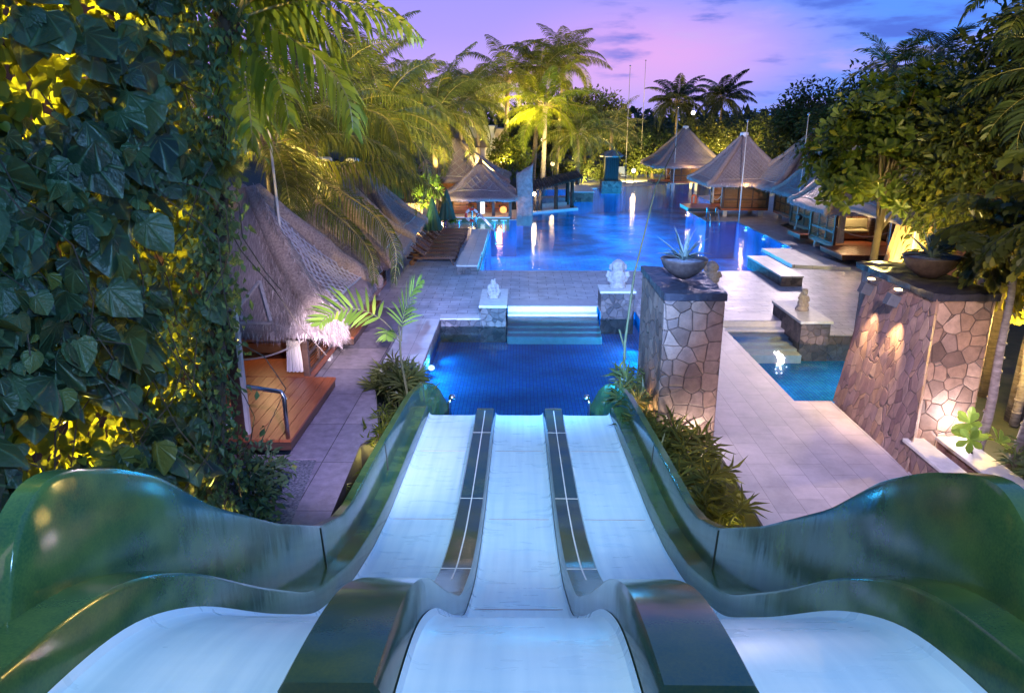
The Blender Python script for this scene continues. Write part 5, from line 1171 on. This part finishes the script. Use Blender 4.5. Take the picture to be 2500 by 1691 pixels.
for k in range(4200):   # small creeper leaves round the near edge and the trunk
    z = rr.uniform(.3, 6.6); q = rr.random()
    c = V((-3.42 + .115 * z, 7.0, z)) + V((rr.gauss(0, .12), rr.gauss(0, .2), 0)) if q < .6 else wallp(rr.uniform(-.02, .4), z) + nrm * rr.uniform(-.4, .15)
    simple_leaf(sm_, c, V((rr.uniform(-.8, .8), rr.uniform(-.8, .8), -.8)), nrm + rnd_dir(rr) * .9, rr.uniform(.06, .13), rr.uniform(.035, .07))
for k in range(70):
    a = rr.uniform(0, 1.2); z = rr.uniform(3, 7.3); pts = []; p = wallp(a, z) + nrm * rr.uniform(-.7, -.05)
    for i in range(7): pts.append(p.copy()); p = p + V((rr.uniform(-.28, .28), rr.uniform(-.2, .2), -rr.uniform(.1, .45)))
    stem.tube(pts, .006, 4, False)
big.build('large_leaves', 'l_vine', t, world=True, smooth=True); mid.build('inner_leaves', 'l_vine2', t, world=True, smooth=True); sm_.build('creeper_leaves', 'l_shrub', t, world=True); stem.build('stems', 'bark', t, world=True)
# dark villa wall with lit louvres behind the vine
t = thing('villa', 'dark timber villa wall with one lit louvred window, glimpsed through the vine', 'house', (-6, 8.6, 0))
MB().prism([(-3.75, 8.0), (-3.6, 8.15), (-9.2, 9.5), (-9.35, 9.35)], 0, 8.5).build('wall', 'darkwood', t, world=True)
lw_ = MB()
for k in range(7): lw_.bar((-4.35, 8.08, 5.45 + k * .13), (-4.85, 8.2, 5.45 + k * .13), .05, .06)
lw_.build('lit_louvre', emit('louvre_glow', (1., .8, .5), 3.), t, world=True)
light('SPOT', (-4.6, 7.6, 6.7), 1500, (1., .78, .16), .1, (-3.2, 5.2, 6.1), 110, .6); light('SPOT', (-4.8, 7.4, 2.0), 1200, (1., .76, .14), .1, (-3.2, 5.6, 3.2), 110, .6); light('POINT', (-4.1, 6.7, 4.7), 170, (1., .74, .14), .1)
light('POINT', (-3.3, 7.0, 1.4), 60, (1., .8, .16), .06)
# palm whose trunk carries the creeper: broad bright leaflets hanging over the near hut
BR = dict(nl=22, ll=.68, lw=.075, hang=1.5, fwd=.5, r0=.02, start=.1)
palm((-3.4, 7.05, 0), 6.36, 2.2, 'near palm with ivy clad trunk and broad yellow green leaflets', 9, 20, 'l_palm_bright', 5, (.68, .3), 'bark', .09, 'palms over the left huts', .7, .06, 1.0, .3, 1.25, paths=(
 ([(-2.82, 7.7, 6.36), (-2.43, 7.6, 6.32), (-2.06, 7.5, 6.15), (-1.79, 7.4, 5.93), (-1.62, 7.3, 5.66), (-1.58, 7.25, 5.38)], BR),
 ([(-2.82, 7.7, 6.33), (-2.56, 7.5, 6.22), (-2.36, 7.35, 6.01), (-2.2, 7.2, 5.73), (-2.15, 7.15, 5.46)], BR), ([(-2.82, 7.7, 6.31), (-2.65, 7.4, 6.12), (-2.54, 7.2, 5.82), (-2.49, 7.1, 5.49), (-2.5, 7.1, 5.24)], BR),
 ([(-2.81, 7.7, 6.38), (-2.55, 7.8, 6.52), (-2.27, 7.9, 6.49), (-1.98, 8.0, 6.32), (-1.8, 8.1, 6.02)], BR), ([(-2.81, 7.7, 6.36), (-2.6, 7.6, 6.53), (-2.36, 7.6, 6.64), (-1.95, 7.5, 6.55), (-1.67, 7.4, 6.36)], dict(nl=26, ll=.5, lw=.05, hang=.5))))
light('SPOT', (-3.3, 9.2, 1.6), 900, (1., .82, .16), .1, (-2., 7.4, 6.2), 60, .7)
# hanging moss ball on the trunk
mo = MB()
for k in range(900):
    d = rnd_dir(rr); d.z = d.z * .6 - .1; p0 = V((-2.72, 6.95, 5.1)); mo.add([p0 + V((-.004, 0, 0)), p0 + V((.004, 0, 0)), p0 + d * rr.uniform(.12, .34)], [(0, 1, 2)])
tag(mo.build('air_plant', 'l_fish'), 'spiky air plant ball clinging to the ivy clad palm trunk', 'air plant')
# coconut palms left
FQ = dict(nl=64, ll=1.15, lw=.045, hang=1.6, r0=.035, start=.08)
palm((-6.3, 19.3, 0), 4.9, 3.6, 'coconut palm whose golden frond droops over the nearest left hut', 12, 50, 'l_palm', 7, (.05, -.4), 'trunk', .15, 'palms over the left huts', .9, .045, .9, -.2, 1.3, paths=(
 ([(-6.25, 18.9, 4.9), (-5.69, 18.2, 4.79), (-5.23, 17.5, 4.44), (-5.06, 17, 3.88), (-5.08, 16.7, 3.09)], dict(nl=70, ll=1.2, lw=.05, hang=.9, r0=.035, start=.06, fwd=.6)),
 ([(-6.25, 18.9, 4.85), (-5.23, 18.2, 4.33), (-4.35, 17.5, 3.96), (-3.55, 17, 3.56), (-3.12, 16.7, 3.23), (-2.78, 16.4, 2.66), (-2.82, 16.2, 1.97)], dict(FQ, ll=.85)),
 ([(-6.18, 19, 4.9), (-5.58, 19.5, 4.53), (-4.92, 20, 4.34), (-4.1, 20.5, 4.32), (-3.47, 21, 4.15), (-2.8, 21.5, 3.8), (-2.21, 22, 3.23)], dict(FQ, nl=80, ll=1.35, hang=2.4)),
 ([(-6.25, 18.9, 4.85), (-5.57, 18, 4.27), (-4.54, 17.2, 3.59), (-3.82, 16.8, 3.08), (-3.37, 16.5, 2.57), (-3.27, 16.3, 1.95)], dict(FQ, ll=.8))))
palm((-6.5, 24, 0), 5.05, 4.2, 'coconut palm with big brown-gold curved fronds over the bar lawn', 16, 46, 'l_palm', 8, (.05, -.4), 'trunk', .16, 'palms over the left huts', 1.1, .05, .9, -.3, 1.3, paths=(
 ([(-6.42, 23.5, 5.0), (-5.75, 23, 5.54), (-5.01, 22.5, 5.75), (-4.26, 22, 5.7), (-3.72, 21.5, 5.48), (-3.42, 21.2, 5.05), (-3.29, 21, 4.4)], dict(FQ, nl=90, ll=1.7, hang=2.2)),
 ([(-6.42, 23.5, 5.0), (-5.9, 23.5, 5.12), (-4.92, 23, 5.01), (-3.95, 23, 4.83), (-3.35, 23, 4.41), (-3.12, 23, 3.81)], dict(FQ, nl=80, ll=1.5, hang=2.2))))
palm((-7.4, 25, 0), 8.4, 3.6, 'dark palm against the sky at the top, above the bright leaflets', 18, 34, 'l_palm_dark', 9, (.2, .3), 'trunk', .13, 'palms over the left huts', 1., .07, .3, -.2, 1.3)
palm((-6.0, 31, 0), 5.5, 3.9, 'full golden palm between the curved brown-gold fronds and the bar', 22, 56, 'l_palm', 26, (.3, -.2), group='palms over the left huts')
palm((-4.0, 51, 0), 6.5, 3.6, 'full palm rising just behind the bar roof', 22, 54, 'l_palm', 27, (.1, 0))
palm((-6.9, 36, 0), 7.5, 3.5, 'tall palm behind the brown-gold one, spiky against the lavender sky', 20, 50, 'l_palm', 10, (0, 0), group='palms over the left huts')
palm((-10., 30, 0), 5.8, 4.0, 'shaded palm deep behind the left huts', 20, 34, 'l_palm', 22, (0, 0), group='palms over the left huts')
palm((-5.1, 44.8, 0), 5.8, 4.2, 'large drooping coconut palm left of the bar roof', 24, 60, 'l_palm', 11, (.2, -.5), 'trunk', .17, elo=-.7)
palm((-8.2, 53, 0), 6.2, 4.0, 'palm behind the twin lanterns', 20, 50, 'l_palm', 12)
palm((-5.2, 64, 0), 7.6, 3.6, 'palm standing before the plaster house', 18, 46, 'l_palm', 13, (.4, 0))
palm((-1.2, 58, 0), 8.3, 4.0, 'tallest palm of the central clump, trunk straight and dark', 23, 56, 'l_palm', 14, (.3, 0), tr=.17)
palm((1.0, 60, 0), 9.0, 4.0, 'palm of the central clump with the darkest trunk, crown high on its right', 23, 56, 'l_palm', 15, (.6, 0), tr=.15)
palm((1.7, 56.5, 0), 6.3, 4.1, 'palm with pale curved trunk and bright yellow-green fronds', 22, 56, 'l_palm_bright', 16, (.15, 0), 'paletrunk', .16, hang=.7)
palm((3.0, 63, 0), 9.9, 3.9, 'high palm at the right side of the central clump', 22, 54, 'l_palm', 17, (.5, 0))
palm((-3.1, 60, 0), 7., 3.6, 'slim palm with a bare trunk before the plaster wall', 22, 40, 'l_palm', 18, (-.3, -1), 'paletrunk', .12)
palm((4.4, 58, 0), 4.4, 3.8, 'low palm with drooping olive fronds above the pavilion', 26, 46, 'l_palm', 19, (0, 0), hang=.8)
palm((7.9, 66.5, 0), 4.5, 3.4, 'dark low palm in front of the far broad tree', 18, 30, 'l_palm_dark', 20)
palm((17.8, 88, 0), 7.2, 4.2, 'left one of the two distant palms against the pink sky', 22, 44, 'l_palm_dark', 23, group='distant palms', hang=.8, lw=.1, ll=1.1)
palm((22.3, 86, 0), 7.6, 4.0, 'right one of the two distant palms against the pink sky', 22, 44, 'l_palm_dark', 24, group='distant palms', hang=.8, lw=.1, ll=1.1)
# broadleaf trees of the far bank
broad_tree('broad_tree', (6.6, 77, 0), 8.4, 4.3, 4, 4.0, 7000, .42, 'large dark broad tree right of the palm clump, at the far bank', 'l_tree', 31)
broad_tree('broad_tree', (1.5, 74, 0), 6.8, 3.6, 3.4, 3.1, 4500, .42, 'broad tree hidden low behind the palm clump', 'l_tree', 32)
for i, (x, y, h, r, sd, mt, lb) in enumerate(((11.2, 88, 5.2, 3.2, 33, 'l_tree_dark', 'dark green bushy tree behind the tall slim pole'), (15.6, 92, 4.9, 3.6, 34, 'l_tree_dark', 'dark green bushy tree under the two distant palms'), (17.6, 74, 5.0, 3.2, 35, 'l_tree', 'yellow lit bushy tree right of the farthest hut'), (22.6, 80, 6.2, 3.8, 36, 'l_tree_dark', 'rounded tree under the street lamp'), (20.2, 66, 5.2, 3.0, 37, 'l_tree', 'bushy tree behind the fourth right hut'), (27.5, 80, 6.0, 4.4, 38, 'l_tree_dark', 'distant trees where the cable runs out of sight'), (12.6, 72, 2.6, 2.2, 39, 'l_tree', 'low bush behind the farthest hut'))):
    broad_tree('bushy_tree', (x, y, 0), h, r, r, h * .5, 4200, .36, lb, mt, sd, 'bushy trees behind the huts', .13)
for i, (x, y, h, r, sd, lb) in enumerate(((18.0, 47.5, 7.2, 2.6, 41, 'leafy tree just right of the sky gap, behind the third right hut'), (18.2, 40.5, 7.6, 3.0, 42, 'tall leafy tree above the third right hut'), (21.5, 40, 8.2, 3.2, 43, 'tall leafy tree under the small spiky palms'), (17.8, 31, 7.2, 3.1, 44, 'dark leafy tree filling the space above the nearest right hut'), (20.5, 33, 8.0, 3.2, 45, 'dark leafy tree behind the top right palms'), (16.2, 21.5, 6.6, 2.8, 46, 'shaded leafy tree behind the leaning palms'), (10.6, 16.2, 7.9, 1.7, 47, 'deep shaded tree at the right edge'))):
    broad_tree('leafy_tree', (x, y, 0), h, r, r, h * .46, 8000, .34 if y > 30 else .25, lb, 'l_tree', sd, 'leafy trees on the right bank', .16)
broad_tree('big_leaf_tree', (8.75, 18.2, 0), 6.45, 1.65, 1.5, 1.9, 8200, .24, 'big-leafed tree with rosettes of obovate leaves, in front of the right huts', 'l_big', 50, 'big-leafed tree', .09, True, clump=.5, ncl=64)
palm((15.1, 32, 0), 7.4, 2.0, 'small palm crown on the right skyline, the lower left one', 16, 26, 'l_palm', 51, group='palms on the right skyline', ll=.75, lw=.06, hang=.3)
palm((19., 36, 0), 8.3, 2.1, 'small spiky palm crown on the right skyline, upright against the blue', 16, 26, 'l_palm_dark', 52, group='palms on the right skyline', ll=.75, lw=.06, hang=.2)
palm((13.9, 26, 0), 6.0, 1.9, 'bushy palm right of the big-leafed tree', 18, 28, 'l_palm', 53, group='palms on the right skyline', ll=.7, lw=.06, hang=.4)
palm((9.7, 14.6, 0), 7.6, 2.0, 'palm hanging in at the top right corner', 20, 30, 'l_palm', 54, (.2, 0), group='palms on the right skyline', ll=.6, lw=.06, hang=.5)
palm((9.5, 13.2, 0), 6.2, 2.0, 'second palm at the right edge, below the corner one', 18, 28, 'l_palm_dark', 55, (.1, 0), group='palms on the right skyline', ll=.6, lw=.06, hang=.5)
# fishtail palms leaning at the right
def fish_frond(lf, rc, base, az, el, L, droop, rr, nb=8, lsz=.24):
    p = V(base); pts = []; n = 10; e = el
    for i in range(n + 1):
        pts.append(p.copy()); p = p + V((math.cos(az) * math.cos(e), math.sin(az) * math.cos(e), math.sin(e))) * L / n; e -= droop / n
    rc.tube(pts, [.018 * (1 - .8 * i / n) for i in range(n + 1)], 5, False)
    for k in range(nb):
        t = .22 + .78 * (k + .5) / nb; f = t * n; i = min(n - 1, int(f)); q = pts[i].lerp(pts[i + 1], f - i); tg = (pts[i + 1] - pts[i]).normalized(); sd = tg.cross(V((0, 0, 1))).normalized()
        for s in (-1, 1):
            bl = L * .36 * (1.1 - .6 * t); d = (sd * s + tg * .7 + V((0, 0, -.15))).normalized(); end = q + d * bl + V((0, 0, -bl * .3)); rc.tube([q, q.lerp(end, .5) + V((0, 0, bl * .08)), end], [.008, .006, .003], 4, False)
            m = 6
            for j in range(m):
                u = (j + .6) / m; c = q.lerp(end, u) + V((0, 0, bl * .08 * math.sin(u * 3.14)))
                for s2 in (-1, 1):
                    ax = (d * .7 + tg * s2 * .8 + V((0, 0, -.7 + rr.uniform(-.3, .2)))).normalized(); x = ax.cross(rnd_dir(rr)).normalized(); l_ = lsz * rr.uniform(.7, 1.2); w_ = l_ * .36
                    lf.add([c, c + ax * l_ * .7 - x * w_, c + ax * l_ * .92 - x * w_ * .55, c + ax * l_ * .86 - x * w_ * .1, c + ax * l_ * 1.05 + x * w_ * .25, c + ax * l_ * .8 + x * w_ * .8], [(0, 1, 2, 3), (0, 3, 4, 5)])
def fishpalm(base, top, nf, L, label, seed, az=(1.2, 4.2), el=(.9, -.35)):
    rr = random.Random(seed); t = thing('fishtail_palm', label, 'palm', base, 0, 'leaning fishtail palms at the right'); d = V(top) - V(base); tb = MB(); lf = MB(); rc = MB()
    pts = [d * (i / 8) + V((math.sin(i) * .015, math.cos(i * 1.3) * .015 - .12 * math.sin(math.pi * i / 8), 0)) for i in range(9)]; tb.tube(pts, [.085 - .035 * i / 8 for i in range(9)], 10)
    for i in range(1, 14): q = d * (i / 14) + V((0, -.12 * math.sin(math.pi * i / 14), 0)); tb.tube([q, q + V((0, 0, .02))], [.089 - .035 * i / 14] * 2, 10)
    for k in range(nf): fish_frond(lf, rc, d, az[0] + (az[1] - az[0]) * (k + rr.random()) / nf, el[0] + (el[1] - el[0]) * rr.random(), L * rr.uniform(.8, 1.1), rr.uniform(.8, 1.5), rr)
    tb.build('trunk', 'paletrunk', t, smooth=True); rc.build('frond_rib', 'stem', t); lf.build('crown', 'l_fish', t); return t
fishpalm((7.65, 11.35, .0), (7.75, 11.5, 3.2), 5, 1.2, 'leaning palm with the longest clear pale trunk, fan-toothed leaves over the striped agave', 61, (-.9, 2.2), (1.25, .35))
fishpalm((7.95, 10.9, .0), (8.35, 11.2, 4.0), 8, 1.5, 'middle leaning palm with pale trunk, bluish toothed leaves', 62, (.6, 4.3), (1.2, .1))
fishpalm((8.2, 10.5, .0), (8.5, 10.4, 4.7), 8, 1.5, 'leaning palm at the picture edge with high toothed leaves', 63, (1.4, 4.2))
fishpalm((9.3, 12.9, .0), (9.0, 12.9, 3.6), 8, 1.6, 'toothed palm standing behind the battered pillar', 64, (1.8, 4.4))
light('POINT', (8.7, 12.2, 2.0), 420, (1., .68, .16), .1); light('POINT', (8.0, 16.4, 2.8), 420, (1., .72, .2), .1); light('POINT', (8.6, 9.8, .4), 30, (1., .8, .6), .05)
# --- low planting
def rhapis(loc, n, h, label, seed, group='lady palm clumps beside the slide', L=.34, mat='l_fish', spread=.3, name='lady_palm'):
    rr = random.Random(seed); t = thing(name, label, 'shrub', loc, 0, group); lf = MB(); st = MB()
    for k in range(n):
        b = V((rr.gauss(0, spread * .62), rr.gauss(0, spread), 0)); tp = b * 1.25 + V((rr.uniform(-.12, .12), rr.uniform(-.12, .12), h * rr.uniform(.35, 1.1))); st.tube([b, b.lerp(tp, .5) + V((0, 0, .04)), tp], [.012, .009, .005], 5, False)
        ax = (b * 1.5 + rnd_dir(rr) * .6 + V((0, 0, .35))).normalized(); u = ax.cross(V((.1, .3, 1))).normalized(); v = ax.cross(u)
        m = rr.randint(7, 10)
        for q in range(m):
            a = (q / (m - 1) - .5) * 4.2; d = ax * .45 + (V((0, 0, 1)) if False else v) * -math.cos(a) * .6 + u * math.sin(a); l_ = L * rr.uniform(.75, 1.1)
            simple_leaf(lf, tp, d + V((0, 0, -.1)), ax + V((0, 0, .4)), l_, l_ * .13, .15, .28)
    st.build('stems', 'stem', t); lf.build('leaves', mat, t); return t
rhapis((-2.35, 14.3, -.5), 44, .95, 'lady palm clump at the left rim of the lower pool, beside the slide lip', 71, L=.42)
rhapis((-2.75, 14.9, -.3), 26, .6, 'smaller lady palm clump under the coping corner', 72, L=.4)
rhapis((-2.45, 12.6, -.5), 24, .6, 'yellow lit low clump beside the slide wall, next to the pebbles', 73, L=.26, mat='l_vine2')
rhapis((-2.4, 10.8, -.5), 22, .5, 'low fine-leaved clump between pebbles and slide wall', 74, L=.2, mat='l_vine2')
rhapis((2.35, 12.4, -.3), 30, .8, 'lady palm at the foot of the square pillar', 75, L=.4); rhapis((2.25, 13.6, -.2), 24, .9, 'lady palm behind the slide lip beside the bamboo rod', 79, L=.4)
rhapis((2.6, 11.2, -.3), 40, .75, 'lady palm clump lit yellow in front of the square pillar', 76, L=.44); rhapis((2.62, 9.9, -.3), 40, .7, 'dense lady palm clump in the bed between slide and walkway', 77, L=.44); rhapis((2.55, 8.9, -.3), 30, .6, 'nearest lady palm clump behind the dip of the right slide wall', 78, L=.4)
light('POINT', (2.95, 10.5, -.2), 22, (1., .85, .2), .04); light('POINT', (3.1, 9.2, -.2), 14, (1., .85, .2), .04); light('POINT', (-2.4, 12.3, -.35), 12, (1., .8, .2), .04)
broad_tree('low_shrub', (-4.05, 9.4, -.03), .95, .62, .75, .48, 900, .16, 'low shrub with pale pointed leaves beside the gravel', 'l_shrub', 81, 'low shrubs', .02, False, 'shrub', clump=.25)
broad_tree('low_shrub', (-3.6, 8.5, -.03), .6, .5, .5, .3, 600, .13, 'darker low shrub at the near end of the gravel', 'l_shrub', 82, 'low shrubs', .02, False, 'shrub', clump=.2)
broad_tree('garden_bush', (-5.0, 41, 0), 2.5, .55, .5, 1., 420, .34, 'lime bush glowing under a lantern, left of the bar roof', 'l_lime', 83, 'garden bushes', .05, False, 'bush', clump=.35)
broad_tree('garden_bush', (-.9, 56, 0), 4.2, 1.5, 1.3, 2., 2200, .3, 'variegated climbing bush before the central palm trunks', 'l_big', 84, 'garden bushes', .1, False, 'bush')
broad_tree('garden_bush', (-3.95, 38.9, 0), .95, .6, .5, .45, 500, .2, 'yellow lit bush at the foot of the second green umbrella', 'l_vine2', 85, 'garden bushes', .03, False, 'bush')
for i, (x, y, h, r, lb) in enumerate(((2.4, 66, 2.2, 2.4, 'dark shrub bank behind the high lantern'), (5.6, 66.5, 2.0, 2.2, 'dark shrub bank behind the fountain pier'), (12.2, 73, 2.2, 2.4, 'shrub bank left of the farthest hut'), (-7.5, 48, 2.6, 2.2, 'yellow lit shrub bank behind the planter wall'), (-9.8, 41, 2.8, 2.4, 'shrub bank at the far left behind the umbrellas'), (22., 57, 2.6, 3., 'shrub bank behind the short rendered wall'))):
    broad_tree('shrub_bank', (x, y, 0), h, r, r * .7, h * .5, 1500, .28, lb, 'l_tree', 90 + i, 'shrub banks in the garden', .05, False, 'bush')
# sapling palm in the left bed with two feathery fronds
t = thing('sapling_palm', 'slender young palm with two pale feathery fronds in front of the paved path', 'palm', (-2.15, 13.4, -.5)); lf = MB(); rc = MB(); tb = MB()
tb.tube([(0, 0, 0), (-.02, 0, .8), (-.12, 0, 1.6), (-.13, 0, 2.25)], [.035, .028, .022, .015], 8)
r5 = random.Random(3)
dress(lf, rc, spline([(-.1, 0, 1.95), (-.45, -.05, 2.4), (-.95, -.1, 2.62), (-1.4, -.15, 2.5), (-1.6, -.15, 2.3)]), 16, .62, .075, .12, r5, .1, .25, .014, .25, -1.1); dress(lf, rc, spline([(-.1, 0, 1.95), (-.05, .05, 2.4), (.12, .05, 2.85), (.3, .05, 3.1)]), 18, .6, .05, .15, r5, .1, .2, .014, .6, -.4); dress(lf, rc, spline([(-.1, 0, 1.9), (-.3, -.2, 2.2), (-.3, -.4, 2.1)]), 9, .3, .05, .2, r5, .2, .3, .01)
tb.build('trunk', 'stem', t, smooth=True); rc.build('frond_rib', 'stem', t); lf.build('crown', 'l_lime', t)
broad_tree('round_leaf_shrub', (7.35, 10.9, .25), .62, .3, .3, .26, 60, .26, 'small shrub with big rounded lime leaves at the palm feet', 'l_lime', 97, 'right bed shrubs', .012, True, 'shrub', clump=.22, ncl=4)
rhapis((7.9, 10.0, .1), 30, .5, 'dark glossy shrub with yellow tips at the right edge', 98, 'right bed shrubs', .3, 'l_shrub', .3, 'glossy_shrub')
# --- background greenery so that no bare horizon shows: one far wood
fw = MB(); r6 = random.Random(8)
for k in range(15000):
    a = r6.uniform(-1.1, 1.15); d = r6.uniform(98, 135); x = d * math.sin(a); y = d * math.cos(a); h = 5.9 + 1.6 * noise.noise(V((x * .06, y * .06, 0))) + 1.4 * noise.noise(V((x * .25, y * .25, 3)))
    p = V((x, y, h * r6.random() ** .5)); simple_leaf(fw, p, rnd_dir(r6), V((0, -.6, .7)) + rnd_dir(r6) * .6, r6.uniform(.8, 1.6), .8)
o = fw.build('far_woods', 'l_tree_dark'); o['kind'] = 'stuff'; o['label'] = 'distant dark wood beyond the gardens'; o['category'] = 'woods'
# warm garden uplights under the crowns
YL = (1., .70, .16)
for x, y, z, e in ((-7.6, 19.2, 2.6, 260), (-6.9, 20.4, 2.8, 300), (-7.6, 25.2, 3., 420), (-4.4, 43.8, 2.6, 420), (-6.6, 37, 2., 420), (-6.4, 50, 1.5, 620), (-1., 55.3, 2.2, 400), (2.9, 54.6, 2., 300), (.4, 57.4, 4.2, 900), (-.6, 60.6, 5., 700), (3.4, 62, 5., 600), (5.2, 62.5, .5, 900), (-3.6, 58, .6, 300), (13.6, 68.5, .4, 1500), (18.3, 69, .6, 1900), (20., 62, .8, 900), (10.5, 82, .6, 1500), (24, 76, .8, 1300), (17.6, 43.6, 2.2, 520), (18.4, 36.6, 3., 520), (16.2, 28.3, 3., 420), (10.2, 16.9, 1.6, 120), (-8., 31, 1., 260), (9., 70, 1.2, 500), (15.5, 84, .5, 900), (-4.6, 40, .4, 40), (-7.9, 46.6, .5, 120)):
    light('SPOT', (x, y, z), e * 4.2, YL, .15, (x, y + .25, z + 2), 150, .4)

for p, tg, e, cn in (((-2.4, 47.5, 2.2), (-.6, 58.5, 8.2), 7000, 70), ((2.6, 50.5, .4), (2.2, 60, 8.), 7000, 70), ((-5.2, 38.5, .4), (-5.3, 45.5, 5.6), 2600, 90), ((-4.6, 30.5, .3), (-6.9, 36, 7), 2600, 90), ((12.2, 24., .2), (15.2, 31, 6.), 3200, 90), ((13.6, 34.6, .3), (19, 38, 6.), 3200, 100), ((5.4, 63.5, .4), (6.8, 75, 5), 6000, 90), ((15.5, 59., .3), (18, 74, 3.4), 7000, 90), ((9.8, 67., .3), (14, 90, 4), 16000, 90), ((15.6, 53.6, .3), (20.5, 66, 3), 8000, 90), ((17.6, 42.6, .4), (18, 47.5, 5), 2600, 100), ((20, 58, .3), (25, 79, 4), 9000, 80)):
    light('SPOT', p, e, (1., .76, .22), .15, tg, cn, .7)


for a_, z_ in ((.15, 6.3), (.35, 5.2), (.6, 6.0), (.85, 5.0), (.55, 3.9), (.2, 3.4), (.8, 3.3), (.4, 2.4), (1.0, 6.4), (.05, 4.6)):
    light('POINT', wallp(a_, z_) - nrm * .38, 4, (1., .76, .16), .1)  # added hidden points between the leaf layers for the vine's yellow glow
